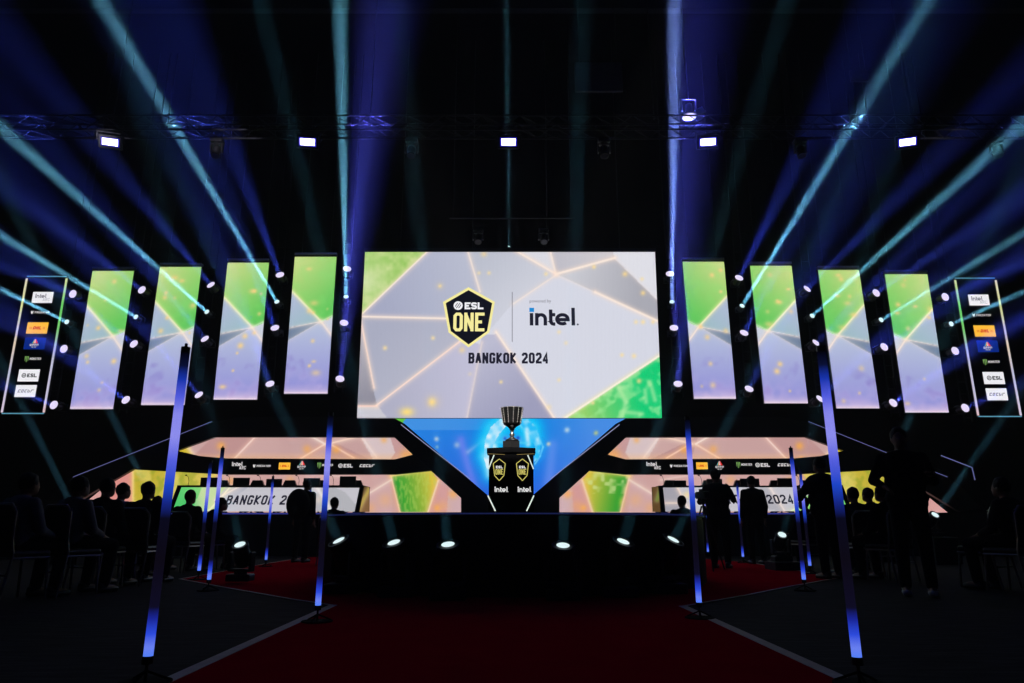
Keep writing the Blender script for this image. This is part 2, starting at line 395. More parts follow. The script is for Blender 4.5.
# ------------------------------------------------------------------ the hall
def shell(name, c, d, m): return tag(MB().box(c, d).build(name, m), kind='structure')
fm = bpy.data.materials.new('patterned_hall_carpet'); fm.use_nodes = True; nt = fm.node_tree; b = nt.nodes['Principled BSDF']
tc = nt.nodes.new('ShaderNodeTexCoord'); mp = nt.nodes.new('ShaderNodeMapping'); mp.inputs['Scale'].default_value = (1.2, 9, 1); mp.inputs['Rotation'].default_value = (0, 0, .25)
no = nt.nodes.new('ShaderNodeTexNoise'); no.inputs['Scale'].default_value = 2.5; no.inputs['Detail'].default_value = 6
cr = nt.nodes.new('ShaderNodeValToRGB'); cr.color_ramp.elements[0].color = (.006, .006, .008, 1); cr.color_ramp.elements[0].position = .42; cr.color_ramp.elements[1].color = (.028, .027, .031, 1); cr.color_ramp.elements[1].position = .68
nt.links.new(tc.outputs['Object'], mp.inputs[0]); nt.links.new(mp.outputs[0], no.inputs[0]); nt.links.new(no.outputs[0], cr.inputs[0]); nt.links.new(cr.outputs[0], b.inputs['Base Color'])
b.inputs['Roughness'].default_value = .9; b.inputs['Specular IOR Level'].default_value = .08
shell('floor', (0, 8.5, -.1), (44, 34, .2), fm)
shell('wall_back', (0, 25.6, 8), (44, .2, 16.2), DRAPE)
shell('wall_left', (-22, 8.5, 8), (.2, 34, 16.2), DRAPE)
shell('wall_right', (22, 8.5, 8), (.2, 34, 16.2), DRAPE)
shell('wall_front', (0, -8.5, 8), (44, .2, 16.2), DRAPE)
shell('ceiling', (0, 8.5, 16.2), (44, 34, .2), mat('black_ceiling', (.008, .008, .012), .9, 0, .1))
for k, yy in enumerate((10.5, 13.0, 17.5)):
    mb = MB(); mb.box((0, yy, 15.95), (43.8, .22, .03)); mb.box((0, yy, 15.45), (43.8, .22, .03)); mb.box((0, yy, 15.7), (43.8, .03, .5))
    tag(mb.build('ceiling_beam', mat('beam_paint', (.03, .03, .04), .6)), kind='structure')

# red carpet with its taped edges
left_out = [(180, 579.5), (225, 588), (273, 596), (333, 606)]
right_out = [(x, y) for x, y in [(838, 578.5), (795, 586), (745, 596), (683, 607)]]
pts = [Vector((-1.62, .3, 0)), ground(333, 606), ground(293, 600), ground(225, 588), ground(180, 579.5), ground(266, 564), ground(306, 557.5), ground(345, 556.5),
       ground(672, 556.5), ground(750, 563), ground(798, 571), ground(838, 578.5), ground(795, 586), ground(745, 596), ground(683, 607), Vector((1.62, .3, 0))]
pts = [Vector((p.x, p.y, .006)) for p in pts]
cm = bpy.data.materials.new('red_carpet_pile'); cm.use_nodes = True; nt = cm.node_tree; b = nt.nodes['Principled BSDF']
tc = nt.nodes.new('ShaderNodeTexCoord'); no = nt.nodes.new('ShaderNodeTexNoise'); no.inputs['Scale'].default_value = 3; no.inputs['Detail'].default_value = 8
cr = nt.nodes.new('ShaderNodeValToRGB'); cr.color_ramp.elements[0].color = (.34, .0014, .012, 1); cr.color_ramp.elements[1].color = (.52, .002, .018, 1)
nt.links.new(tc.outputs['Object'], no.inputs[0]); nt.links.new(no.outputs[0], cr.inputs[0]); nt.links.new(cr.outputs[0], b.inputs['Base Color'])
b.inputs['Roughness'].default_value = 1; b.inputs['Specular IOR Level'].default_value = 0
n = len(pts); mb = MB(); mb.add([tuple(p) for p in pts] + [(p.x, p.y, .0005) for p in pts], [tuple(range(n))] + [(i, n + i, n + (i + 1) % n, (i + 1) % n) for i in range(n)])
carpet = tag(mb.build('red_carpet', cm), 'red carpet running up the middle and around the black round stage', 'carpet')
bm = bmesh.new(); bm.from_mesh(carpet.data); bmesh.ops.triangulate(bm, faces=bm.faces[:]); bm.to_mesh(carpet.data); bm.free()
def tape(line, w, label):
    mb = MB()
    for a, b in zip(line[:-1], line[1:]):
        d = (b - a); d.z = 0; d.normalize(); nn = Vector((-d.y, d.x, 0)) * w / 2; a = a - d * .02; b = b + d * .02
        vs = [a + nn, a - nn, b - nn, b + nn]
        mb.add([(v.x, v.y, .0095) for v in vs] + [(v.x, v.y, .007) for v in vs], [(0, 1, 2, 3), (0, 4, 5, 1), (1, 5, 6, 2), (2, 6, 7, 3), (3, 7, 4, 0)])
    return tag(mb.build('carpet_tape', TAPE), label, 'tape')
tape([pts[0], pts[1]], .075, 'pale tape along the left edge of the red carpet nearest the camera')
tape([pts[-1], pts[-2]], .075, 'pale tape along the right edge of the red carpet nearest the camera')
tape([pts[1], pts[2], pts[3], pts[4]], .035, 'pale tape on the near edge of the carpet arm reaching left')
tape([pts[14], pts[13], pts[12], pts[11]], .035, 'pale tape on the near edge of the carpet arm reaching right')
tape([pts[4], pts[5], pts[6]], .03, 'thin tape on the far edge of the carpet arm reaching left')
tape([pts[11], pts[10], pts[9]], .03, 'thin tape on the far edge of the carpet arm reaching right')

# ------------------------------------------------------------------ main screen
def main_art(x, y, U, V):
    A = Art(x, y, (216, 218, 231))
    A.poly([(360, 250), (470, 250), (482, 297), (446, 318), (360, 317)], (168, 172, 198), (190, 194, 212), ((380, 290), (480, 260)))
    m = A.poly([(350, 250), (428, 251), (363, 314), (350, 330)], (150, 200, 95))
    t = vn(x, y, 9, 1) * .6 + vn(x, y, 3.5, 2) * .4
    A.mask_mix(m * np.clip(t * 1.3 - .2, 0, 1) * .75, (222, 228, 165)); A.mask_mix(m * np.exp(-np.hypot(x - 366, y - 282) / 18) * .8, (225, 235, 190))
    A.poly([(466, 250), (518, 252), (556, 275), (513, 303), (490, 330), (482, 297)], (190, 194, 208), (208, 210, 222), ((480, 260), (520, 300)))
    A.poly([(516, 250), (551, 252), (556, 275)], (222, 222, 230)); A.poly([(551, 250), (616, 250), (614, 259), (556, 275)], (194, 192, 202), (212, 206, 210), ((560, 270), (610, 254)))
    A.poly([(556, 274), (614, 258), (660, 303), (660, 322), (595, 292)], (205, 205, 213), (172, 172, 182), ((570, 280), (640, 290)))
    A.poly([(614, 256), (612, 248), (665, 248), (662, 304)], (226, 226, 234))
    A.poly([(361, 317), (446, 318), (464, 340), (377, 405), (373, 388)], (172, 175, 196), (186, 187, 204), ((380, 330), (440, 380)))
    A.poly([(361, 320), (373, 388), (377, 405), (355, 406), (358, 350)], (190, 186, 196), (148, 146, 160), ((362, 330), (374, 395)))
    A.poly([(350, 406), (377, 405), (390, 420), (350, 420)], (205, 203, 212))
    A.poly([(377, 405), (464, 339), (482, 345), (467, 419), (388, 419)], (178, 178, 200), (196, 194, 218), ((390, 390), (470, 380)))
    A.poly([(482, 335), (467, 419), (555, 419), (497, 334)], (190, 190, 212), (160, 160, 190), ((480, 350), (520, 410)))
    gp = A.poly([(565, 419), (662, 355), (670, 419)], (150, 212, 110), (25, 205, 120), ((585, 415), (640, 400)))
    t = vn(x, y, 8, 5) * .55 + vn(x, y, 4, 6) * .45
    A.mask_mix(gp * np.clip((t - .5) * 4, 0, 1) * .6, (170, 238, 160))
    for p, q in (((619, 388), (626, 402)), ((626, 402), (622, 416)), ((626, 412), (642, 414)), ((645, 390), (646, 402)), ((619, 388), (628, 386)), ((650, 382), (655, 400))):
        d, _ = dseg(x, y, p, q); A.mask_mix(gp * np.exp(-(d / 2.6) ** 2) * .6, (185, 240, 170))
    L = A.line
    L((362, 314), (429, 250)); L((361, 316.5), (447, 318.5), w=.9); L((361, 321), (374, 388), c=(255, 225, 210)); L((355, 406), (377, 406), c=(255, 215, 200)); L((377, 405), (463, 339), c=(255, 225, 212))
    L((467.5, 250), (480, 292), k=.8); L((482, 342), (467, 419), k=.45); L((496, 332), (554, 418), w=1.0); L((565, 418), (662, 354), w=1.1, c=(255, 245, 225), gc=(250, 235, 180))
    L((516, 251), (556, 274)); L((550, 250), (556, 274), k=.8); L((556, 274), (615, 258), w=1.1); L((556, 275), (513, 304), k=.5); L((556, 275), (595, 292), k=.25); L((595, 292), (660, 322), w=1.1); L((614, 258), (661, 304), k=.25)
    S = A.spot
    for px_, py_, r, k in ((440, 286, 1.6, .8), (440, 286, 4, .25), (433, 338, 2, .8), (479, 273, 1.8, .6), (489, 273, 1.8, .7), (484, 254, 3, .6), (385, 348, 2.2, .8), (462, 350, 3, .6), (501, 382, 1.8, .8), (594, 267, 2, .9),
                           (625, 274, 2.6, .8), (642, 279, 1.8, .7), (643, 293, 2.4, .8), (636, 322, 2, .7), (643, 322, 2.2, .8), (653, 322, 2, .7), (559, 332, 1.9, .6), (566, 343, 1.9, .5), (622, 355, 1.9, .8), (634, 356, 2.2, .8), (559, 380, 1.8, .6),
                           (593, 403, 1.7, .8), (639, 381, 2.8, .8), (546, 274, 2, .7), (549, 407, 2.5, .4), (470, 374, 2, .3)):
        S((px_, py_), r, (255, 226, 160) if r < 2.3 else (255, 220, 145), k)
    S((407, 412), 4.5, (255, 225, 130), .95, 1.5); S((432, 402), 4, (255, 228, 140), .95, .9); S((433, 402), 7, (255, 210, 140), .3)
    A.c *= (1 - .006 * (np.sin(x * 1.57) > .6))[..., None]
    return A
MY = 19.3
scr = empty('main_screen', at(510, 418, MY), None, 'giant hanging LED screen with the event shield and city name, above the round stage', 'screen')
def led_child(o, root):
    o.parent = root; o.matrix_parent_inverse = Matrix.Translation(-Vector(root.location)); return o
g = led_child(led_grid('display_face', [(365, 252), (655, 252), (662, 418), (357, 418)], 330, 190, MY, main_art, depth=.12), scr)
a, b2 = at(365, 252, MY), at(655, 252, MY)
mb = MB(); mb.box(((a.x + b2.x) / 2, MY + .07, a.z + .07), (b2.x - a.x + .06, .2, .09)); fb = led_child(mb.build('top_bumper', DSTEEL), scr)
for t in (.12, .37, .63, .88):
    x_ = a.x + (b2.x - a.x) * t; led_child(MB().tube((x_, MY + .09, a.z + .1), (x_, MY + .09, 15.9), .012).build('hanging_chain', DSTEEL), scr)
# shield
YL = MY - .012
def P2(px, py, Y=MY): q = at(px, py, Y); return (q.x, q.z)
mb = MB()
poly2(mb, [P2(468.5, 287.3), P2(494.8, 302), P2(489.4, 332.5), P2(468.6, 347.5), P2(448.6, 332.5), P2(443, 302)][::-1], YL, E_YEL)
poly2(mb, [P2(468.5, 290.3), P2(492.2, 303.3), P2(487.2, 331.2), P2(468.6, 344.6), P2(450.8, 331.2), P2(445.8, 303.3)][::-1], YL - .004, E_BLK)
s_ = scale_at(468, 315, MY)
x0, z0 = P2(458.2, 305.8); esl_ball(mb, x0, z0, 4.6 * s_, YL - .008, E_WHT, E_BLK, True)
x0, z0 = P2(464.6, 309.5); text(mb, 'ESL', x0, z0, 7.3 * s_, 5.9 * s_, .6 * s_, 1.9 * s_, YL - .008, E_WHT)
x0, z0 = P2(453.2, 331.5); text(mb, 'ONE', x0, z0, 19.4 * s_, 9.4 * s_, 1.4 * s_, 3.1 * s_, YL - .008, E_YEL)
led_child(mb.build('shield_logo', E_BLK), scr)
mb = MB(); x0, z0 = P2(468.4, 363.6); s_ = scale_at(510, 358, MY)
xe = text(mb, 'BANGKOK ', x0, z0, 11.2 * s_, 5.95 * s_, 1.0 * s_, 2.3 * s_, YL, E_INK); led_child(mb.build('city_lettering', E_INK), scr); mb = MB(); text(mb, '2024', xe, z0, 11.2 * s_, 5.95 * s_, 1.0 * s_, 2.3 * s_, YL, E_INK); led_child(mb.build('year_lettering', E_INK), scr)
mb = MB(); s_ = scale_at(512, 320, MY); (xa, za), (xb, zb) = P2(512.2, 292), P2(512.2, 342); poly2(mb, [(xa - .35 * s_, zb), (xa + .35 * s_, zb), (xa + .35 * s_, za), (xa - .35 * s_, za)], YL, E_GRY); led_child(mb.build('divider_line', E_GRY), scr)
mb = MB(); x0, z0 = P2(529.8, 325.6); h_ = 18.5 * s_; intel_word(mb, x0, z0, h_, YL, E_INK, E_BLU); led_child(mb.build('sponsor_wordmark', E_INK), scr)
def bfont(name, body, px, py, h, Y, m, root, sx=1.):
    cu = bpy.data.curves.new(name, 'FONT'); cu.body = body; cu.size = h; cu.resolution_u = 2
    o = bpy.data.objects.new(name, cu); COL.objects.link(o)
    dg = bpy.context.evaluated_depsgraph_get(); me = bpy.data.meshes.new_from_object(o.evaluated_get(dg)); bpy.data.objects.remove(o)
    me.name = name; me.materials.clear(); me.materials.append(m); o = bpy.data.objects.new(name, me); COL.objects.link(o)
    p = at(px, py, Y)
    M = Matrix.Translation((p.x, Y - .012, p.z)) @ Matrix.Rotation(math.pi / 2, 4, 'X') @ Matrix.Diagonal((sx, 1, 1, 1))
    me.transform(M); led_child(o, root); return o
bfont('powered_lettering', 'powered by', 529.4, 302.6, 4.9 * s_, MY, E_GRY, scr, .92)

# ------------------------------------------------------------------ tall side panels and sponsor towers
SY = 20.0
def panel_art(mirror, seed):
    def f(px, py, U, V):
        u = 1 - U if mirror else U; v = V; W = 42.; Hh = 138.
        x = u * W; y = v * Hh
        A = Art(x, y, (178, 184, 214))
        t = np.clip(v * 1.6 - .75, 0, 1)[..., None]; A.c = np.array((188, 200, 222.)) * (1 - t) + np.array((138, 134, 216.)) * t
        cl = vn(x, y, 11, seed) * .6 + vn(x, y, 5, seed + 1) * .4
        bot = np.clip((v - .8) * 5, 0, 1)
        A.mask_mix(bot * np.clip(cl * 2 - .7, 0, 1) * .7, (215, 190, 232)); A.mask_mix(np.clip((v - .93) * 14, 0, 1) * .6, (232, 205, 225))
        A.mask_mix(np.clip((cl - .62) * 3, 0, 1) * (v > .7) * .35, (120, 100, 190))
        g = A.poly([(-2, -2), (W + 2, -2), (W + 2, 62), (32, 67), (-2, 35)], (180, 216, 120), (96, 200, 92), ((0, 10), (W, 50)))
        A.mask_mix(g * np.exp(-np.hypot(x - 4, y - 4) / 22) * .7, (212, 222, 150)); A.mask_mix(g * np.clip((cl - .5) * 2, 0, 1) * .35, (140, 225, 120))
        A.poly([(-2, 36), (31, 67), (-2, 73)], (176, 190, 215), (160, 190, 200), ((5, 45), (25, 65)))
        A.poly([(-2, 73), (29, 68), (-2, 87)], (112, 130, 158), (150, 165, 185), ((0, 80), (28, 68)))
        A.poly([(W + 2, 61), (33, 67), (W + 2, 82)], (206, 212, 226))
        A.line((-2, 34), (31, 67), w=.8, glow=2.5, c=(250, 245, 205), gc=(250, 240, 170)); A.line((31, 67), (W + 1, 82), w=.8, glow=2.5, k=.9); A.line((-2, 74), (31, 67), w=.6, glow=2, k=.55); A.line((-2, 87), (31, 67), w=.5, k=.3); A.line((31, 67), (W + 2, 60), w=.7, glow=2, k=.6, c=(225, 250, 225))
        r = random.Random(seed)
        A.mask_mix(np.exp(-((v - 1) * 60) ** 2) * .6, (255, 235, 240))
        for k in range(10):
            A.spot((r.uniform(3, W - 3), r.uniform(4, Hh - 6)), r.uniform(1.2, 3.0), (252, 214, 140), r.uniform(.45, .9), r.choice((1, 1, 1.6)))
        return A
    return f
PAN = [([(92.5, 271), (134, 271), (113, 409), (70, 409)], 'outermost left'), ([(160, 267), (201.5, 267), (184.5, 405), (141, 405)], 'second from the left'),
       ([(227.5, 262.7), (269, 262.7), (257, 399.6), (213.5, 399.6)], 'third from the left'), ([(294.8, 256.8), (336.5, 256.8), (327.5, 393.7), (284, 393.7)], 'just left of the giant screen'),
       ([(682.5, 261.8), (724, 261.8), (736, 398.8), (694, 398.8)], 'just right of the giant screen'), ([(750, 265.8), (791.5, 265.8), (808, 403.3), (764.5, 403.3)], 'third from the right'),
       ([(818, 270), (859, 270), (879.5, 408.3), (836.5, 408.3)], 'second from the right'), ([(884.7, 274.2), (927.3, 274.2), (948.8, 412.5), (905.3, 412.5)], 'outermost right')]
for i, (c, nm) in enumerate(PAN):
    rt = empty('led_panel', at((c[2][0] + c[3][0]) / 2, c[2][1], SY), None, 'tall narrow LED panel in green and lilac, ' + nm, 'screen', 'tall LED panels either side of the giant screen')
    led_child(led_grid('display_face', c, 44, 140, SY, panel_art(i > 3, 20 + i * 3), depth=.1), rt)
    a, b2 = at(*c[0], SY), at(*c[1], SY)
    mb = MB(); mb.box(((a.x + b2.x) / 2, SY + .04, a.z + .09), (b2.x - a.x, .16, .06)); led_child(mb.build('top_bumper', mat('bumper_lit_lavender', (.5, .5, .62), .4, .6)), rt)  # bumper coloured pale lavender to stand for a lit edge
    for x_ in (a.x + .2, b2.x - .2): led_child(MB().tube((x_, SY + .05, a.z + .1), (x_, SY + .05, 15.9), .01).build('hanging_wire', DSTEEL), rt)
strip_m = {}
def grad_strip(name, stops):
    m = bpy.data.materials.new(name); m.use_nodes = True; nt = m.node_tree; nt.nodes.clear()
    tc = nt.nodes.new('ShaderNodeTexCoord'); sx = nt.nodes.new('ShaderNodeSeparateXYZ'); cr = nt.nodes.new('ShaderNodeValToRGB'); e = nt.nodes.new('ShaderNodeEmission'); o = nt.nodes.new('ShaderNodeOutputMaterial')
    nt.links.new(tc.outputs['Generated'], sx.inputs[0]); nt.links.new(sx.outputs['Z'], cr.inputs[0]); nt.links.new(cr.outputs[0], e.inputs[0]); nt.links.new(e.outputs[0], o.inputs[0])
    el = cr.color_ramp.elements
    el[0].position = stops[0][0]; el[0].color = (*lin(stops[0][1]), 1); el[1].position = stops[-1][0]; el[1].color = (*lin(stops[-1][1]), 1)
    for p, c in stops[1:-1]: k = el.new(p); k.color = (*lin(c), 1)
    return m
SL1 = grad_strip('strip_white_green', [(0, (225, 190, 190)), (.08, (200, 195, 220)), (.45, (190, 190, 215)), (.62, (120, 200, 110)), (.8, (110, 205, 100)), (1, (215, 225, 170))])
SL2 = grad_strip('strip_white_yellow', [(0, (215, 200, 220)), (.3, (190, 190, 215)), (.5, (225, 205, 180)), (.6, (200, 195, 200)), (.8, (215, 220, 150)), (1, (225, 215, 190))])
TEALLINE = emis('tower_edge_teal', (90, 150, 175))
TWR = [([(27.2, 276.5), (66.8, 276.5), (44, 413.5), (2, 413.5)], [(42.6, 297.4), (40.4, 312.4), (37.3, 328), (34.8, 343.5), (32.2, 359), (28.7, 375.4), (25.6, 391)], 'left'),
       ([(954.5, 278.2), (994.5, 278.2), (1021.5, 416.5), (978.5, 416.5)], [(978.9, 300), (981.8, 315.2), (984.7, 331), (987.7, 346.3), (990.6, 362), (993.8, 378), (996.9, 394.3)], 'right')]
for c, lg, sd in TWR:
    rt = empty('sponsor_tower', at((c[2][0] + c[3][0]) / 2, c[2][1], SY), None, 'black sponsor column screen with seven logos at the far ' + sd + ', edged in light', 'screen')
    mb = MB(); mb.prism(pxpoly([c[3], c[2], c[1], c[0]], SY), SY, SY + .08); led_child(mb.build('display_face', mat('dark_screen', (.008, .008, .012), .3)), rt)
    for side, mt in ((0, SL2 if sd == 'left' else SL1), (1, SL1 if sd == 'left' else SL2)):
        t_, b_ = (c[0], c[3]) if side == 0 else (c[1], c[2])
        t_ = at(t_[0], t_[1] + 2, SY); b_ = at(b_[0], b_[1] - 1, SY)
        o = MB().box(((t_.x + b_.x) / 2, SY - .01, (t_.z + b_.z) / 2), (.045, .03, t_.z - b_.z)).build('edge_light_or_sheen', mt); led_child(o, rt)
    for (p, q) in ((c[0], c[1]), (c[3], c[2])):
        p, q = at(*p, SY), at(*q, SY); led_child(MB().box(((p.x + q.x) / 2, SY - .008, p.z), (q.x - p.x, .02, .028)).build('edge_light_or_sheen', TEALLINE), rt)
    for kd, p in zip(KINDS_, lg):
        mb = MB(); emblem(mb, kd, p[0], p[1], SY - .012, True); o = led_child(mb.build('sponsor_logo', E_WHT), rt)

# ------------------------------------------------------------------ beam lights
TEAL = (.17, .54, .74); BLUE = (.025, .05, 1.0); LILAC = (.30, .36, 1.0)
def make_head_parts(rt, mats=DSTEEL):
    pass
_proto = {}
def mesh_of(key, fn):
    if key not in _proto: _proto[key] = fn()
    return _proto[key]
def mk(name, mb, m, smooth=False):
    o = mb.build(name, m, smooth=smooth); me = o.data; bpy.data.objects.remove(o); return me
def head_meshes(s):
    def base(): return mk('base', MB().box((0, 0, .05 * s), (.34 * s, .26 * s, .1 * s), bev=.02 * s).tube((0, 0, .1 * s), (0, 0, .13 * s), .09 * s, n=16), DSTEEL)
    def yoke():
        mb = MB(); mb.box((0, 0, .15 * s), (.36 * s, .12 * s, .04 * s), bev=.01)
        for k in (-1, 1): mb.box((k * .165 * s, 0, .27 * s), (.04 * s, .12 * s, .27 * s), bev=.012)
        return mk('yoke', mb, DSTEEL)
    def head():
        return mk('lamp_head', MB().lathe([(.07 * s, -.17 * s), (.115 * s, -.15 * s), (.125 * s, -.05 * s), (.115 * s, .02 * s), (.105 * s, .1 * s), (.118 * s, .12 * s), (.118 * s, .17 * s), (.1 * s, .17 * s), (.1 * s, .15 * s)], 20), DSTEEL, True)
    return mesh_of(('b', s), base), mesh_of(('y', s), yoke), mesh_of(('h', s), head)
def lens_mesh(r, m):
    return mesh_of(('l', r, m.name), lambda: mk('lens', MB().add([(r * math.cos(2 * math.pi * k / 24), r * math.sin(2 * math.pi * k / 24), 0) for k in range(24)], [tuple(range(24))]), m))
LENS_B = emis('lens_lilac_white', (232, 220, 250), 1.0); LENS_T = emis('lens_ice_white', (215, 240, 245), 1.0); LENS_OFF = mat('dark_lens', (.05, .05, .07), .1)
LENS_F = emis('lens_floor_white', (225, 248, 250), 1.0)
LIGHTS = []
def beam_light(p, d, col, W, size, spread):
    l = bpy.data.lights.new('beam_light', 'AREA'); l.shape = 'DISK'; l.color = col; l.energy = W; l.size = size; l.spread = R(spread)
    o = bpy.data.objects.new('beam_light', l); COL.objects.link(o); o.location = p + d * .012; o.rotation_mode = 'QUATERNION'; o.rotation_quaternion = (-d).to_track_quat('Z', 'Y')
    LIGHTS.append(o); return o
def moving_head(lens_p, d, mount, s, lens_r, lens_m, label, group=None, light=None):
    """a moving-head lamp: mount = direction from its base to the head, d = where it points, lens_p = centre of its lens"""
    hl = .165 * s
    piv = lens_p - d * hl; q = mount.to_track_quat('Z', 'Y'); base_p = piv - mount * .36 * s
    rt = empty('moving_head_light', base_p, q, label, 'stage light', group)
    bm_, ym_, hm_ = head_meshes(s)
    qi = q.inverted(); dl = qi @ d
    pan = Quaternion((0, 0, 1), math.atan2(dl.y, dl.x) + math.pi / 2)
    for nm, me in (('base', bm_), ('yoke', ym_)):
        o = bpy.data.objects.new(nm, me); COL.objects.link(o); o.parent = rt
        if nm == 'yoke': o.rotation_mode = 'QUATERNION'; o.rotation_quaternion = pan
    hd = bpy.data.objects.new('lamp_head', hm_); COL.objects.link(hd); hd.parent = rt; hd.location = (0, 0, .36 * s); hd.rotation_mode = 'QUATERNION'; hd.rotation_quaternion = dl.to_track_quat('Z', 'Y')
    ln = bpy.data.objects.new('lens', lens_mesh(lens_r, lens_m)); COL.objects.link(ln); ln.parent = hd; ln.location = (0, 0, hl + .008)
    if light: beam_light(lens_p + d * .012, d, *light)
    return rt
HY = 19.7      # depth of the lamps between the tall panels
GAPS = ['between left sponsor tower and its nearest panel', 'between the two outermost left panels', 'between second and third panels from the left',
        'between third and fourth panels from the left', 'at the giant screen\'s left edge', 'at the giant screen\'s right edge', 'between first two panels right of the giant screen',
        'between second and third panels from the right', 'between the two outermost right panels', 'between right sponsor tower and its nearest panel']
BL = [((73, 294), (64, 349), (54, 405)), ((142, 290), (134, 344), (126, 400)), ((211, 285), (205, 339), (199, 395)), ((280, 275), (275, 328), (270, 384)), ((347, 269), (344, 323), (340, 379)),
      ((670, 274), (674, 328), (678, 384)), ((739, 278), (744, 333), (749, 389)), ((807, 289), (816, 343), (820, 399)), ((876, 293), (884, 347), (893, 403)), ((945, 297), (955, 351), (965, 408))]
BS = [-2.6, -1.35, -.82, -.38, .13, .08, .50, 1.0, 1.5, 2.3]
TL = [((67, 322), (0, 289)), ((136, 317), (0, 235)), ((207, 312), (0, 127)), ((277, 302), (100, 0)), ((346, 297), (340, 0)), ((672, 302), (675, 0)), ((742, 306), (928, 0)), ((812, 316), (1024, 123)), ((881, 320), (1024, 233)), ((951, 324), (1024, 292))]
TB = [.8, .72, .9, 1.0, 1.05, 1.15, .95, .75, .45, .42]
WT = 430.; WB = 125.
def direction(p, q, Y0, Y1, ext=0.):
    a = at(*p, Y0); b = at(*q, Y1); return (b - a).normalized()
for i in range(10):
    for j, p in enumerate(BL[i]):
        sl = BS[i]; L = 200. / math.hypot(1, sl) if abs(sl) > 1 else 190.
        q = (p[0] + sl * L, p[1] - L)
        d = direction(p, q, HY, 14.5)
        moving_head(at(*p, HY), d, Vector((0, -1, 0)), .8, .125, LENS_B, ['top', 'middle', 'lowest'][j] + ' round blue-beam lamp ' + GAPS[i], 'blue beam lamps between the tall panels', ((.11, .12, 1.0) if i in (4, 5) else (.075, .12, 1.0), WB * (.7 if i in (0, 9) else 1.2 if i in (4, 5) else .95), .14, 9.5))
    p, q = TL[i]
    L = math.hypot(q[0] - p[0], q[1] - p[1]); f = 330. / L
    q = (p[0] + (q[0] - p[0]) * f, p[1] + (q[1] - p[1]) * f)
    d = direction(p, q, HY, 12.0)
    moving_head(at(*p, HY), d, Vector((0, -1, 0)), .6, .075, LENS_T, 'small lamp with narrow teal beam ' + GAPS[i], 'teal beam lamps between the tall panels', ((.26, .42, 1.0) if i == 5 else TEAL, WT * TB[i], .10, 2.8))
    # the dark ladder that carries the lamps of this gap
    a, b2 = at(*BL[i][0], HY + .45), at(*BL[i][2], HY + .45); x_ = (a.x + b2.x) / 2 if abs(a.x - b2.x) < .3 else a.x
    mb = MB()
    for k in (-.12, .12): mb.tube((x_ + k, HY + .36, b2.z - .4), (x_ + k, HY + .36, 15.9), .02)
    z_ = b2.z - .3
    while z_ < a.z + 1.0: mb.tube((x_ - .12, HY + .36, z_), (x_ + .12, HY + .36, z_), .014, n=6); z_ += .35
    tag(mb.build('lamp_ladder', BLACK), 'dark pipe ladder holding lamps ' + GAPS[i], 'lighting rig')

# ------------------------------------------------------------------ floor heads around the round stage
SR = 2.62; SCY = 10.3; SZ = .865
FH = [((339, 541), (200, 228), 8.15, .55), ((394, 543), (316, 228), 7.75, .5), ((448, 545), (419, 228), 7.42, .55), ((563, 546), (575, 228), 7.42, .55), ((623, 542), (718, 228), 7.75, .5), ((673, 540), (820, 228), 8.15, .55)]
FN = ['far left', 'second from left', 'left of centre', 'right of centre', 'second from right', 'far right']
for (p, q, Y, k), nm in zip(FH, FN):
    d = direction(p, q, Y, (2.5 * Y - .22) / 2.95)
    lp = at(*p, Y); s = lp.z / (.36 + .165 * d.z)
    rt = moving_head(lp, d, Vector((0, 0, 1)), s, .068, LENS_F, 'glowing lamp at the foot of the round stage, ' + nm, 'lamps in front of the round stage', (TEAL, 24. * k, .11, 2.4))
for (p, q, Y, k, nm) in (((240, 545), (195, 351), 9.5, .5, 'behind the standing person with the backpack'), ((160, 518), (110, 411), 14.5, .8, 'behind the row of people on the left'), ((78, 518), (20, 401), 14.5, .8, 'behind the leftmost seated people'),
                    ((782, 535), (820, 404), 12.5, .5, 'behind the pair of light tubes on the right'), ((872, 505), (911, 415), 15.5, .8, 'behind the row of heads on the right'), ((935, 515), (1011, 405), 14.5, .8, 'behind the people at the right edge')):
    d = direction(p, q, Y, Y * .86); lp = at(*p, Y)
    rt = moving_head(lp, d, Vector((0, 0, 1)), .9, .07, LENS_F, 'floor lamp with faint teal beam ' + nm, 'stage lamps among the audience', (TEAL, 22. * k, .11, 2.4))
    bz = rt.location.z
    if bz > .05:
        rc = empty('flight_case', (lp.x, lp.y + .0, 0), None, 'black floor case with lamp on it, ' + nm, 'case')
        MB().box((0, 0, bz / 2), (.5, .5, bz), bev=.02).build('case_body', BLACK, rc)
        for sx in (-1, 1): MB().box((sx * .245, 0, bz / 2), (.02, .52, bz * .98)).build('edge_rail', DSTEEL, rc)

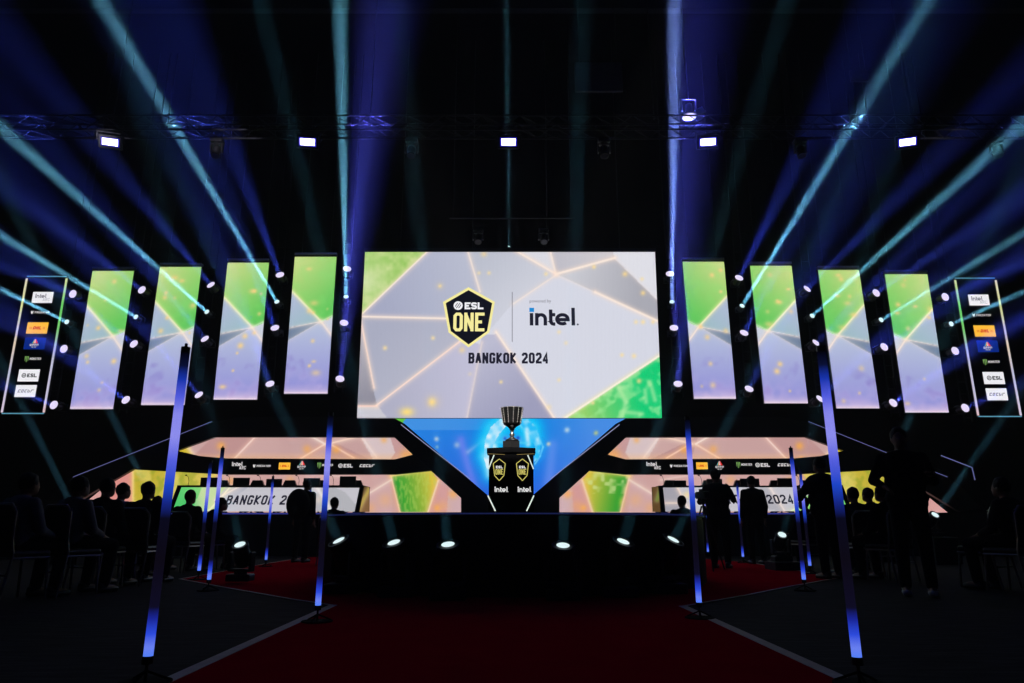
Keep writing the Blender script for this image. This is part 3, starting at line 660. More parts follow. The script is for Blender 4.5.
# ------------------------------------------------------------------ round stage and main stage
mb = MB(); mb.lathe([(SR, 0), (SR, SZ - .04), (SR + .03, SZ - .035), (SR + .03, SZ)], 96, c=(0, SCY, 0))
st = empty('round_stage', (0, SCY, 0), None, 'low round black stage thrust out in front, carrying the trophy plinth', 'stage')
def kid(o, root): o.parent = root; o.matrix_parent_inverse = Matrix.Translation(-Vector(root.location)); return o
kid(mb.build('platform', mat('gloss_black_deck', (.004, .004, .005), .35)), st)
mb = MB()
for k in range(20):
    t0 = -math.pi * (.02 + .96 * k / 20); t1 = -math.pi * (.02 + .96 * (k + .93) / 20)
    for j in range(4):
        ta = t0 + (t1 - t0) * j / 4; tb = t0 + (t1 - t0) * (j + 1) / 4; r_ = SR + .012
        mb.add([(r_ * math.cos(ta), SCY + r_ * math.sin(ta), .03), (r_ * math.cos(tb), SCY + r_ * math.sin(tb), .03), (r_ * math.cos(tb), SCY + r_ * math.sin(tb), SZ - .06), (r_ * math.cos(ta), SCY + r_ * math.sin(ta), SZ - .06)], [(0, 1, 2, 3)])
kid(mb.build('skirt_panel', mat('skirt_black', (.005, .005, .007), .5)), st)
DZ = at(300, 512.5, 18.3).z
tag(MB().box((0, (12.55 + 18.25) / 2, SZ / 2), (SR * 1.1, 18.25 - 12.55, SZ - .01)).build('runway', BLACK), 'black runway joining the round stage to the main stage behind', 'stage')
mst = empty('main_stage', (0, 20, 0), None, 'wide black main stage under the angled screens, blue line along its front edge', 'stage')
kid(MB().box((0, 20.35, DZ / 2), (27., 4.1, DZ)).build('deck', BLACK), mst)
EDGE = emis('deck_edge_blue', (48, 52, 130))
for a_, b_ in ((170, 362), (362, 468), (553, 660), (660, 850)):
    p, q = at(a_, 513.4, 18.28), at(b_, 513.4, 18.28); kid(MB().box(((p.x + q.x) / 2, 18.285, p.z - .005), (q.x - p.x - .05, .02, .035)).build('edge_light_or_sheen', EDGE), mst)
LIP_SHEEN = emis('stage_lip_painted_sheen', (22, 28, 66)); mb = MB()  # dim emissive strip painted in for light reflected along the round stage lip
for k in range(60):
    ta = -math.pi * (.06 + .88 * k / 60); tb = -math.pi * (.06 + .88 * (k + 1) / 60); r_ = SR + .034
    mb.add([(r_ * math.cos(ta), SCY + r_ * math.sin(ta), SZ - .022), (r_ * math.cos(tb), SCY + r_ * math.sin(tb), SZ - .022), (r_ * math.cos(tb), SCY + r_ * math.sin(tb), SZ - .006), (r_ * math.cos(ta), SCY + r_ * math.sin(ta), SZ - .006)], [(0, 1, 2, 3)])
kid(mb.build('edge_light_or_sheen', LIP_SHEEN), st)
# trophy plinth
PY = 10.1
def flat(px, py, Y=PY): q = at(px, py, Y); return q
wl, wr = at(487.5, 512, PY).x, at(534.8, 512, PY).x; ztop = at(511, 453, PY).z; zcap = at(511, 448, PY).z; cxp = (wl + wr) / 2; hw = (wr - wl) / 2
pl = empty('trophy_plinth', (cxp, PY, SZ), None, 'black faceted plinth with two shield logos, holding up the trophy', 'plinth')
def hexp(hw_, fr, bk): return [(-hw_, PY), (0, PY - fr), (hw_, PY), (hw_, PY + bk), (-hw_, PY + bk)]
def vprism(mb, pts2, z0, z1, ox):
    n = len(pts2); vs = [(x + ox, y, z0) for x, y in pts2] + [(x + ox, y, z1) for x, y in pts2]
    mb.add(vs, [tuple(range(n))[::-1], tuple(range(n, 2 * n))] + [(i, (i + 1) % n, n + (i + 1) % n, n + i) for i in range(n)])
mb = MB(); vprism(mb, hexp(hw * .96, .1, .35), SZ, ztop, cxp); kid(mb.build('body', mat('plinth_black', (.006, .006, .007), .25)), pl)
mb = MB(); vprism(mb, hexp(hw * 1.05, .13, .37), ztop, zcap, cxp); kid(mb.build('top_slab', mat('plinth_black', (.006, .006, .007), .25)), pl)
mb = MB(); z1 = at(511, 441, PY).z; vprism(mb, hexp(at(519.5, 445, PY).x - cxp, .06, .2), zcap, z1, cxp); kid(mb.build('riser', BLACK), pl)
WL = emis('plinth_light_bar', (225, 240, 228)); GOLD = emis('logo_gold', (200, 190, 100)); LW = emis('logo_white', (225, 225, 225))
def face_pt(px, py):
    """pixel -> point on the shallow-V front of the plinth"""
    u = (px - 512) / F; v = -(py - 341.5) / F; c, s = math.cos(TH), math.sin(TH); d = Vector((u, c - s * v, s + c * v)); o = Vector((0, 0, H))
    hw_ = hw * .96; sgn = 1 if px > 511 else -1
    # plane through (cxp, PY-.1) and (cxp+sgn*hw_, PY)
    n_ = Vector((-.1 * sgn, hw_, 0)).normalized(); p0 = Vector((cxp, PY - .1, 0)); t = n_.dot(p0 - o) / n_.dot(d); return o + d * t - n_ * .006
def face_quads(name, m, segs, w):
    mb = MB()
    for a, b in segs:
        mb.tube(face_pt(*a), face_pt(*b), w, n=6)
    return kid(mb.build(name, m), pl)
face_quads('light_bar', WL, [((494.2, 455), (488.6, 469))], .008); face_quads('light_bar', WL, [((527.6, 455), (533.4, 469))], .008)
face_quads('light_bar', WL, [((488, 495.5), (495.5, 511))], .009); face_quads('light_bar', WL, [((533.8, 495.5), (526.5, 511))], .009)
face_quads('trim_light', emis('trim_warm', (150, 130, 80)), [((488, 453.8), (505, 454.6))], .003); face_quads('trim_light', emis('trim_warm', (150, 130, 80)), [((516.5, 454.6), (534, 453.8))], .003)
for cx_ in (499.4, 522.3):
    mb = MB()
    O = [(0, -10.8), (6.0, -6.2), (4.6, 5.8), (0, 10.8), (-4.6, 5.8), (-6.0, -6.2)]
    P_ = [face_pt(cx_ + x, 469.8 + y) for x, y in O]
    for a, b in zip(P_, P_[1:] + P_[:1]): mb.tube(a, b, .006, n=6, m=GOLD)
    # letters on the plinth face: drawn with a local frame
    o_ = face_pt(cx_, 470); ex = (face_pt(cx_ + 1, 470) - o_); ez = (face_pt(cx_, 469) - o_); ny = Vector((0, -.004, 0))
    t_ = MB(); text(t_, 'ESL', -3.4, 1.6, 2.6, 2.1, .3, .75, 0, LW); text(t_, 'ONE', -3.9, -4.6, 5.6, 2.35, .4, .85, 0, GOLD)
    mb.add([o_ + ex * v[0] + ez * v[2] + ny for v in t_.v], t_.f, None)
    base_i = len(mb.m) - len(t_.f)
    for k, mi in enumerate(t_.m): mb.m[base_i + k] = mb._mi(t_.mats[mi])
    kid(mb.build('shield_logo', GOLD), pl)
    mb = MB(); o_ = face_pt(cx_, 492); t_ = MB(); intel_word(t_, -4.6, 0, 5.2, 0, LW, LW); t2 = [(o_ + ex * v[0] + ez * v[2] + ny) for v in t_.v]
    mb.add(t2, t_.f, LW); kid(mb.build('sponsor_wordmark', LW), pl)
# trophy
TZ = z1; th_ = at(511.5, 407.5, PY).z - TZ
tr = empty('trophy', (at(512, 440, PY).x, PY + .06, TZ), None, 'dark silver championship cup with ribbed bowl standing on the plinth', 'trophy')
TM = mat('trophy_silver', (.6, .58, .55), .3, 1.0); TD = mat('trophy_dark', (.04, .04, .042), .3, .8)
k_ = th_ / .60
def lt(name, prof, m, n=32, par=tr): return MB().lathe([(r * k_, z * k_) for r, z in prof], n).build(name, m, par, True)
lt('foot', [(.12, 0), (.12, .03), (.08, .045), (.05, .07)], TD); lt('stem', [(.045, .06), (.03, .09), (.05, .12), (.028, .15), (.035, .2), (.06, .235)], TM)
lt('bowl', [(.035, .22), (.085, .265), (.15, .30), (.158, .34), (.196, .585), (.2, .6), (.18, .6), (.14, .36)], TD)
mb = MB()
for k in range(12):
    t = 2 * math.pi * k / 12 + .13; c, s = math.cos(t), math.sin(t)
    mb.tube((.156 * k_ * c, .156 * k_ * s, .32 * k_), (.198 * k_ * c, .198 * k_ * s, .595 * k_), .007 * k_, n=6)
    for j in range(7):
        f = j / 6; r_ = (.166 + .042 * f) * k_; mb.ball((r_ * c, r_ * s, (.34 + .25 * f) * k_), (.009 * k_,) * 3, 6, 4)
mb.build('rib', TM, tr)
mb = MB()
for k in range(24):
    a0, a1 = 2 * math.pi * k / 24, 2 * math.pi * (k + 1) / 24; mb.tube((.2 * k_ * math.cos(a0), .2 * k_ * math.sin(a0), .6 * k_), (.2 * k_ * math.cos(a1), .2 * k_ * math.sin(a1), .6 * k_), .006 * k_, n=6)
mb.build('rim', TM, tr)
MB().ball((0, -.10 * k_, .27 * k_), (.03 * k_, .02 * k_, .035 * k_)).build('badge', TM, tr, True)

for sx_, en in ((-2.6, 26), (3.0, 20)):  # spots added out of view to bring up highlights on the trophy
    l = bpy.data.lights.new('added_trophy_key', 'SPOT'); l.energy = en * 260; l.color = (1, .95, .88); l.spot_size = R(6); l.spot_blend = .6; l.shadow_soft_size = .06
    o = bpy.data.objects.new('added_trophy_key', l); COL.objects.link(o); o.location = (sx_, 3.2, 8.5); o.rotation_mode = 'QUATERNION'; o.rotation_quaternion = (Vector(o.location) - Vector((cxp, PY, TZ + .3))).to_track_quat('Z', 'Y')
# ------------------------------------------------------------------ V-shaped centre screen and wing screens
def v_art(x, y, U, V):
    A = Art(x, y, (60, 140, 225))
    t = np.clip((y - 420) / 80, 0, 1)[..., None]; A.c = np.array((35, 130, 225.)) * (1 - t) + np.array((50, 95, 220.)) * t
    r = np.clip((x - 540) / 50, 0, 1)[..., None]; A.c = A.c * (1 - r * .6) + np.array((95, 150, 232.)) * r * .6
    l = np.clip((470 - x) / 70, 0, 1)[..., None]; A.c = A.c * (1 - l * .5) + np.array((40, 135, 225.)) * l * .5
    A.mask_mix(((y < 430) & (x < 500)) * .35, (120, 175, 235))
    A.poly([(380, 410), (408, 410), (405, 420), (400, 426), (385, 424)], (95, 190, 60))
    A.line((461, 440), (474, 487), w=4, glow=8, c=(140, 130, 240), gc=(120, 130, 240), k=.55); A.line((552, 445), (548, 490), w=5, glow=9, c=(135, 150, 240), gc=(120, 140, 240), k=.5)
    A.line((468, 452), (480, 443), w=1.2, c=(170, 170, 245), k=.6)
    A.spot((511, 450), 34, (0, 150, 245), .75, 1.0); A.spot((511, 448), 22, (25, 110, 220), .6)
    for pts_, w_ in (([(512, 418), (502, 422), (493, 430), (488, 442), (487, 456), (491, 474)], 3.4), ([(506, 422), (497, 432), (494, 446), (496, 460)], 2.2), ([(512, 419), (524, 421), (532, 428), (535, 438)], 2.6), ([(521, 424), (527, 432), (528, 444)], 1.8)):
        for a, b in zip(pts_[:-1], pts_[1:]): A.line(a, b, w=w_ * 1.5, glow=10, c=(200, 240, 255), gc=(10, 195, 250), ga=.8, k=.95)
    for a, b in zip([(540, 440), (543, 447), (540, 456)], [(543, 447), (540, 456), (535, 464)]): A.line(a, b, w=1., glow=4, c=(130, 220, 255), gc=(30, 170, 250), k=.7)
    fl = A.poly([(513, 416), (501, 418), (491, 427), (485, 440), (484, 458), (489, 478), (494, 478), (491, 460), (493, 446), (499, 434), (508, 424)], (120, 215, 255)); A.mask_mix(fl * np.clip(vn(x, y, 5, 3) * 1.6 - .3, 0, 1), (225, 245, 255))
    fr_ = A.poly([(513, 416), (526, 418), (536, 427), (541, 442), (539, 458), (534, 462), (535, 446), (529, 434), (520, 424)], (40, 190, 250)); A.mask_mix(fr_ * np.clip(vn(x, y, 4, 13) * 1.5 - .4, 0, 1), (170, 230, 255))
    A.spot((505, 440), 5, (110, 185, 245), .8); A.spot((519, 441), 5, (100, 180, 245), .7); A.spot((505, 438.5), 1.6, (20, 60, 190), .8); A.spot((518, 438), 1.8, (20, 50, 180), .8)
    A.line((497, 442), (527, 443), w=1.2, glow=3, c=(90, 220, 250), gc=(40, 180, 245), k=.6)
    for p, r_, c_ in (((436.5, 439), 2.4, (190, 205, 220)), ((457, 445), 3, (150, 180, 225)), ((567, 430), 2.6, (190, 215, 230)), ((596, 433), 2.2, (190, 205, 130)), ((548.5, 444), 2, (215, 215, 190)), ((437, 447), 1.8, (130, 170, 200))): A.spot(p, r_, c_, .9)
    return A
VY = 21.15
tag(led_grid('center_screen', [(383, 410), (637, 410), (540, 506), (480, 506)], 260, 100, VY, v_art), 'blue V-shaped LED screen with a cyan flame ring behind the trophy', 'screen')
def wing_art(mirror):
    def f(px, py, U, V):
        x = 1020.5 - px if mirror else px; y = py
        A = Art(x, y, (206, 166, 164))
        n1 = vn(x, y, 26, 41 + mirror) ; A.mask_mix(np.clip(n1 - .3, 0, 1) * .5, (226, 190, 184)); 
        # upper window
        A.poly([(360, 430), (388, 430), (420, 464), (376, 464), (362, 440)], (222, 200, 202)); A.poly([(388, 430), (430, 470), (385, 470), (395, 452)], (205, 160, 160))
        A.poly([(322, 436), (375, 462), (330, 462)], (192, 150, 152)); A.poly([(214, 436), (256, 437), (235, 459), (190, 459)], (198, 152, 150))
        A.poly([(170, 445), (188, 444), (196, 460), (170, 460)], (215, 190, 50))
        A.line((187, 446), (197, 460), c=(255, 225, 190)); A.line((256, 436), (234, 459), c=(255, 225, 215), gc=(250, 200, 180)); A.line((325, 444), (300, 459), c=(255, 220, 200), gc=(250, 180, 140)); A.line((305, 433), (325, 444), c=(255, 235, 225)); A.line((330, 444), (354, 458), c=(255, 215, 195), gc=(250, 180, 140)); A.line((328, 444), (360, 436), c=(255, 220, 200)); A.line((361, 436), (377, 458), c=(250, 230, 225), k=.7)
        for p, r_, k in (((336, 450), 4, .7), ((307, 449), 4, .6), ((384, 440), 3, .6), ((221, 446), 4, .8), ((415, 456), 10, .7), ((405, 455), 5, .5), ((219, 459), 3, .7)): A.spot(p, r_, (255, 178, 80), k)
        up = (y < 460); A.mask_mix(up * np.clip((y - 452) / 7, 0, 1) * .45, (255, 195, 130))
        # lower window
        lo = y > 464
        A.mask_mix(lo * 1. * np.clip((x - 225) / 30, 0, 1) * .35, (222, 170, 165))
        ye = A.poly([(133, 464), (224, 464), (190, 520), (133, 520)], (196, 176, 50), (220, 206, 96), ((140, 470), (200, 500)))
        t = vn(x, y, 6, 9) * .6 + vn(x, y, 3, 8) * .4; A.mask_mix(ye * np.clip((t - .42) * 4, 0, 1) * .6, (150, 165, 50)); A.mask_mix(ye * np.clip((vn(x, y, 9, 77) - .55) * 4, 0, 1) * .5, (240, 225, 130)); A.mask_mix(ye * np.clip((x - 185) / 40, 0, 1) * .5, (240, 190, 90))
        A.poly([(70, 464), (133, 464), (133, 520), (70, 520)], (222, 165, 160)); A.poly([(106, 485), (118, 470), (133, 466), (133, 520), (106, 520)], (228, 150, 142))
        A.line((133, 464), (133, 515), c=(255, 225, 140), gc=(250, 210, 110)); A.line((224, 470), (195, 515), c=(255, 210, 120), gc=(250, 190, 110))
        A.poly([(365, 496), (392, 480), (392, 520), (365, 520)], (214, 172, 174)); A.poly([(430, 478), (470, 500), (470, 520), (428, 520)], (218, 160, 158)); A.poly([(449, 488), (470, 500), (470, 520), (446, 520)], (214, 178, 182))
        gr = A.poly([(391, 476), (430, 469), (438.5, 480), (428, 512), (399.5, 512)], (40, 160, 50), (225, 200, 70), ((398, 495), (434, 488)))
        if mirror:
            t = vn(x, y, 4, 60); A.mask_mix(gr * np.clip((t - .5) * 4, 0, 1) * .65 * (y < 494), (215, 235, 160)); A.spot((399, 502), 5, (150, 210, 60), .8, .5)
        else:
            t = vn(x * 3, y, 4, 61); A.mask_mix(gr * np.clip((t - .45) * 3, 0, 1) * .45, (190, 215, 100))
        A.line((391, 476), (400, 512), c=(255, 215, 175), gc=(250, 180, 130)); A.line((391, 476), (430, 469.5), c=(255, 225, 140), gc=(250, 215, 120)); A.line((438.5, 480), (428, 512), c=(255, 225, 190), gc=(250, 190, 140))
        A.line((368, 494), (391, 480), c=(250, 230, 215), k=.8); A.line((300, 470), (360, 480), k=.4, c=(250, 225, 215))
        for p, r_, k in (((453, 494), 4.5, .75), ((437, 508), 3.5, .8), ((443, 506), 6, .35), ((385, 500), 7, .35), ((370, 508), 6, .4), ((231, 481), 4, .6), ((290, 480), 5, .4)): A.spot(p, r_, (255, 180, 90), k)
        A.c *= .97
        return A
    return f
WY = 21.0
for mir, sd in ((False, 'left'), (True, 'right')):
    f_ = (lambda L: [(1020.5 - L[1][0], L[1][1]), (1020.5 - L[0][0], L[0][1]), (1020.5 - L[3][0], L[3][1]), (1020.5 - L[2][0], L[2][1])]) if mir else (lambda L: L)
    tag(led_grid('header_screen', f_([(212, 430), (398, 430), (427, 463), (150, 463)]), 240, 40, WY, wing_art(mir)), 'peach LED strip screen above the black logo band on the ' + sd + ' wing', 'screen')
    tag(led_grid('backdrop_screen', f_([(133, 464), (432, 464), (482, 513.2), (72, 513.2)]), 380, 60, WY, wing_art(mir)), 'wide peach and green LED backdrop behind the ' + sd + ' player desk', 'screen')
# black set pieces in front of the screens
FB = mat('fascia_black', (.006, .006, .007), .5)
FY = 20.7
LEDL = emis('set_edge_light', (150, 150, 190)); LEDD = emis('set_edge_light_dim', (95, 98, 150))
def setpiece(name, poly, y0, y1, label, lights=()):
    rt = empty(name, at(*poly[0], y0), None, label, 'stage set')
    mb = MB(); mb.prism(pxpoly(poly, y0), y0, y1); kid(mb.build('panel', FB), rt)
    for a, b, m, r_ in lights:
        kid(MB().tube(at(*a, y0 - .02), at(*b, y0 - .02), r_, n=6).build('edge_light_or_sheen', m), rt)
arm = [(345, 417), (392, 417), (405, 424), (492, 499), (492, 513.6), (461, 513.6), (461, 498), (430, 470), (413, 455), (394, 437), (345, 437)]
roof = [(352, 417), (352, 437), (214, 437), (177, 450.5), (133, 469), (88, 495), (60, 512), (40, 508), (60, 486), (72, 478), (213, 422), (240, 417)]
band = [(176, 450.5), (200, 456), (226, 458.3), (395, 459.3), (413, 454.5), (431, 470.5), (395, 474.3), (226, 474.3), (133, 469.2)]
for mir, sd in ((0, 'left'), (1, 'right')):
    fx = (lambda p: p) if not mir else mx
    fl = (lambda a: a) if not mir else (lambda a: (1020.5 - a[0], a[1]))
    setpiece('portal_arm', fx(arm), FY - .12, FY + .1, 'black diagonal arm sloping down to the plinth from the ' + sd + ', edged by a light line', [(fl((401, 424.5)), fl((470, 479)), LEDL, .012)])
    setpiece('wing_roof', fx(roof), FY, FY + .15, 'black sloping roof over the ' + sd + ' wing with a thin light line', [(fl((73, 477)), fl((212, 421.5)), LEDD, .009)])
    hb = setpiece('logo_band', fx(band), FY - .3, FY - .05, 'black band of sponsor logos across the ' + sd + ' wing')
hd = {0: [(239, 465.5), (262, 466), (284.5, 466), (302, 465.3), (324.5, 465.3), (345, 465.7), (367, 465.7)], 1: [(653.5, 465.5), (679, 466), (702, 465.8), (719.7, 465.5), (743.5, 464.8), (762, 465), (785, 464.8)]}
bands = [o for o in COL.objects if o.name.startswith('logo_band')]
for k in (0, 1):
    for kd, p in zip(KINDS_, hd[k]):
        mb = MB(); emblem(mb, kd, p[0], p[1], FY - .31, False, .95); kid(mb.build('sponsor_logo', E_SOFT), bands[k])
# the right-hand line continues outward with a small drop
kid(MB().tube(at(941, 455.5, FY - .02), at(972, 467.5, FY - .02), .014, n=6).build('edge_light_or_sheen', LEDD), [o for o in COL.objects if o.name.startswith('wing_roof')][1])
kid(MB().tube(at(972, 467.5, FY - .02), at(975, 480, FY - .02), .014, n=6).build('edge_light_or_sheen', LEDD), [o for o in COL.objects if o.name.startswith('wing_roof')][1])
kid(MB().tube(at(893, 453.5, FY - .02), at(941, 470, FY - .02), .004, n=6).build('edge_support', DSTEEL), [o for o in COL.objects if o.name.startswith('wing_roof')][1])
# black masking behind everything high up
tag(MB().box((0, 22.6, 5.), (30, .1, 10.)).build('masking_drape', DRAPE), 'tall black drape hanging behind all the screens', 'curtain')

# ------------------------------------------------------------------ player desks
DY = 18.9
def desk_art(side):
    def f(x, y, U, V):
        A = Art(x, y, (198, 196, 204))
        if side == 0:
            A.poly([(160, 480), (214, 480), (196, 515), (160, 515)], (80, 200, 110), (150, 220, 130), ((175, 500), (208, 495)))
            A.poly([(205, 480), (232, 480), (214, 515), (190, 515)], (200, 222, 165)); A.poly([(228, 486), (250, 486), (220, 508), (214, 500)], (205, 205, 212), (180, 180, 192), ((220, 500), (245, 488)))
            A.poly([(325, 484), (345, 492), (365, 515), (312, 515), (312, 500)], (180, 180, 186)); A.line((316, 486), (332, 512), w=1.4, c=(235, 232, 235), k=.8); A.line((205, 515), (232, 485), c=(255, 250, 215), gc=(235, 235, 170), k=.8); A.line((240, 486), (215, 500), k=.6)
            A.spot((190, 505), 9, (50, 190, 100), .6); A.spot((318, 500), 4, (240, 220, 200), .5)
        else:
            A.poly([(655, 480), (676, 484), (690, 515), (655, 515)], (165, 162, 172)); A.line((676, 485), (690, 513), c=(250, 225, 205), k=.8); A.line((661, 503), (680, 503), c=(250, 225, 205), k=.7); A.spot((687, 495), 3.5, (255, 225, 160), .7)
            A.poly([(745, 484), (765, 484), (785, 512), (745, 505)], (180, 178, 186)); A.poly([(806, 496), (840, 492), (855, 515), (788, 515)], (150, 215, 120), (120, 220, 110), ((800, 505), (840, 505))); A.line((790, 512), (830, 488), c=(250, 250, 215), gc=(225, 240, 180), k=.8); A.line((768, 484), (785, 512), c=(250, 235, 225), k=.6)
        return A
    return f
DK = [[(181.5, 487.3), (359.5, 487.8), (354.5, 511.6), (172, 511.2)], [(663, 487.6), (838.5, 486.8), (849, 510.9), (665.5, 511.6)]]
for k, sd in ((0, 'left'), (1, 'right')):
    c = DK[k]; rt = empty('player_desk', at((c[0][0] + c[1][0]) / 2, 512, DY), None, 'long player desk on the ' + sd + ' wing with a lit front reading the city name', 'desk')
    led_child(led_grid('desk_front', c, 180, 26, DY, desk_art(k), depth=.05), rt)
    a, b2, d_, e_ = [at(*p, DY) for p in c]
    mb = MB(); mb.box(((a.x + b2.x) / 2, DY + .42, a.z + .03), (b2.x - a.x + .22, .9, .045), bev=.01); kid(mb.build('desk_top', BLACK), rt)
    for (tp, bt, s_) in ((a, e_, -1), (b2, d_, 1)):
        mb = MB(); mb.add([(tp.x, DY - .01, tp.z), (tp.x + s_ * .11, DY - .01, tp.z + .05), (bt.x + s_ * .11, DY - .01, DZ), (bt.x, DY - .01, DZ), (tp.x, DY + .8, tp.z), (tp.x + s_ * .11, DY + .8, tp.z + .05), (bt.x + s_ * .11, DY + .8, DZ), (bt.x, DY + .8, DZ)],
                          [(0, 1, 2, 3), (4, 5, 6, 7), (0, 1, 5, 4), (1, 2, 6, 5), (2, 3, 7, 6), (3, 0, 4, 7)]); kid(mb.build('side_panel', BLACK), rt)
    mb = MB()
    if k == 0:
        p = at(225.2, 504.8, DY); s_ = scale_at(260, 500, DY); xe = text(mb, 'BANGKOK ', p.x, p.z, 9.3 * s_, 5.5 * s_, 1.5 * s_, 1.75 * s_, DY - .012, E_INK, skew=.26); kid(mb.build('city_lettering', E_INK), rt); mb = MB(); text(mb, '2024', xe, p.z, 9.3 * s_, 5.5 * s_, 1.5 * s_, 1.75 * s_, DY - .012, E_INK, skew=.26)
    else:
        p = at(715.5, 503.8, DY); s_ = scale_at(760, 500, DY); xe = text(mb, 'BANGKOK ', p.x, p.z, 8.9 * s_, 5.5 * s_, 1.35 * s_, 1.7 * s_, DY - .012, E_INK, skew=-.26); kid(mb.build('city_lettering', E_INK), rt); mb = MB(); text(mb, '2024', xe, p.z, 8.9 * s_, 5.5 * s_, 1.35 * s_, 1.7 * s_, DY - .012, E_INK, skew=-.26)
    kid(mb.build('year_lettering', E_INK), rt)
# desk cheeks, made to glow with the backdrop's reflection painted in
for c, sd in (([(363, 486.5), (369.3, 487), (369, 511.8), (358.5, 511.8)], 'left'), ([(652, 487), (658.7, 486.5), (665, 511.8), (653, 511.8)], 'right')):
    def ch(x, y, U, V):
        A = Art(x, y, (95, 70, 40)); A.poly([(350, 511), (372, 487), (372, 515)], (130, 95, 60)); A.line((358, 511), (369, 489), w=2, c=(190, 170, 70), k=.7); A.line((661, 487), (657, 500), w=2, c=(110, 150, 50), k=.6); return A
    tag(led_grid('desk_cheek', c, 14, 30, DY + .1, ch), 'small dim brown cheek with painted reflection at the inner end of the ' + sd + ' player desk', 'screen')
MON = [(201, 222, 477.6), (233.6, 250, 477.8), (266.5, 282.3, 479), (303.8, 320.3, 478.2), (340, 356.3, 476.4), (673, 686, 480.5), (706.5, 722, 479), (739.8, 759, 478.6), (777, 792.5, 478.2), (811, 827, 478.4)]
ordn = ['leftmost', 'second from left', 'third from left', 'fourth from left', 'rightmost']
ordn2 = ['innermost', 'second', 'third', 'fourth', 'outermost']
for i, (a_, b_, t_) in enumerate(MON):
    Y = DY + .35; p, q = at(a_, t_, Y), at(b_, t_, Y); zt = at(a_, 487.5, DY).z + .05
    lab = ('black computer monitor on the left desk, ' + ordn[i]) if i < 5 else ('black computer monitor on the right desk, ' + ordn2[i - 5] + ' counting outward')
    rt = empty('monitor', ((p.x + q.x) / 2, Y, zt), None, lab, 'monitor', 'player monitors on the desks')
    wd = q.x - p.x; MB().box((0, 0, (p.z - zt) / 2 + .005), (wd, .035, (p.z - zt) - .005), bev=.008).build('screen_back', VINYL, rt)
    mb = MB(); mb.tube((0, .04, 0), (0, .04, .12), .02); mb.box((0, .03, .008), (.24, .18, .016)); mb.build('stand', VINYL, rt)
CHS = [(222.5, 228.5), (251.5, 263), (284, 295.5), (320.5, 328.5), (354, 362.5), (665.5, 675), (703.5, 714), (735, 746), (770.5, 782), (801, 812)]
for i, (a_, b_) in enumerate(CHS):
    Y = 20.0; p, q = at(a_, 480, Y), at(b_, 480, Y); xc = (p.x + q.x) / 2
    if b_ - a_ < 9: xc = q.x - .18 if i in (0, 3, 4) else p.x + .18
    lab = ('black gaming chair behind the left desk, ' + ordn[i]) if i < 5 else ('black gaming chair behind the right desk, ' + ordn2[i - 5] + ' counting outward')
    rt = empty('gaming_chair', (xc, Y, DZ), None, lab, 'chair', 'gaming chairs behind the desks')
    htop = at(a_, 480.2, Y).z - DZ
    if i == 0:
        mb = MB(); mb.prism([(-.2, .42), (.2, .42), (.24, .6), (.2, htop - .16), (.13, htop), (-.13, htop), (-.2, htop - .16), (-.24, .6)], 0, .1); _bk = mk('backrest', mb, VINYL)
        _st = mk('seat', MB().box((0, -.22, .42), (.48, .46, .12), bev=.04), VINYL); mb = MB(); mb.tube((0, -.22, .08), (0, -.22, .38), .03)
        for k in range(5): t = 2 * math.pi * k / 5; mb.tube((0, -.22, .09), (.3 * math.cos(t), -.22 + .3 * math.sin(t), .04), .02); mb.ball((.3 * math.cos(t), -.22 + .3 * math.sin(t), .03), (.03,) * 3, 8, 6)
        _ped = mk('pedestal', mb, DSTEEL); _ar = [mk('armrest', MB().box((k * .27, -.2, .64), (.07, .26, .03), bev=.01).tube((k * .25, -.2, .44), (k * .27, -.2, .63), .015), VINYL) for k in (-1, 1)]
    for nm, me in (('backrest', _bk), ('seat', _st), ('pedestal', _ped), ('armrest', _ar[0]), ('armrest', _ar[1])):
        o = bpy.data.objects.new(nm, me); COL.objects.link(o); o.parent = rt
for i, (px_, nm) in enumerate(((188, 'left desk, leftmost'), (229, 'left desk, second from left'), (260, 'left desk, middle'), (298.5, 'left desk, fourth from left'), (333, 'left desk, rightmost'), (664, 'right desk, innermost'), (702, 'right desk, second from the centre'), (800, 'right desk, outermost'))):
    Y = DY + .2; p = at(px_, 487.5, DY + .2); z0 = at(px_, 487.5, DY).z + .05; zt = at(px_, 475.5, Y).z
    rt = empty('desk_microphone', (p.x, Y, z0), None, 'thin gooseneck microphone rising from the ' + nm, 'microphone', 'gooseneck microphones on the desks')
    mb = MB(); mb.path([(0, 0, 0), (.005, 0, (zt - z0) * .5), (-.02, 0, (zt - z0) * .85), (-.06, -.02, zt - z0)], .006, 6); mb.tube((0, 0, 0), (0, 0, .02), .04); mb.build('gooseneck', VINYL, rt)
    MB().ball((-.075, -.025, zt - z0 + .005), (.03, .018, .018)).build('capsule', VINYL, rt)

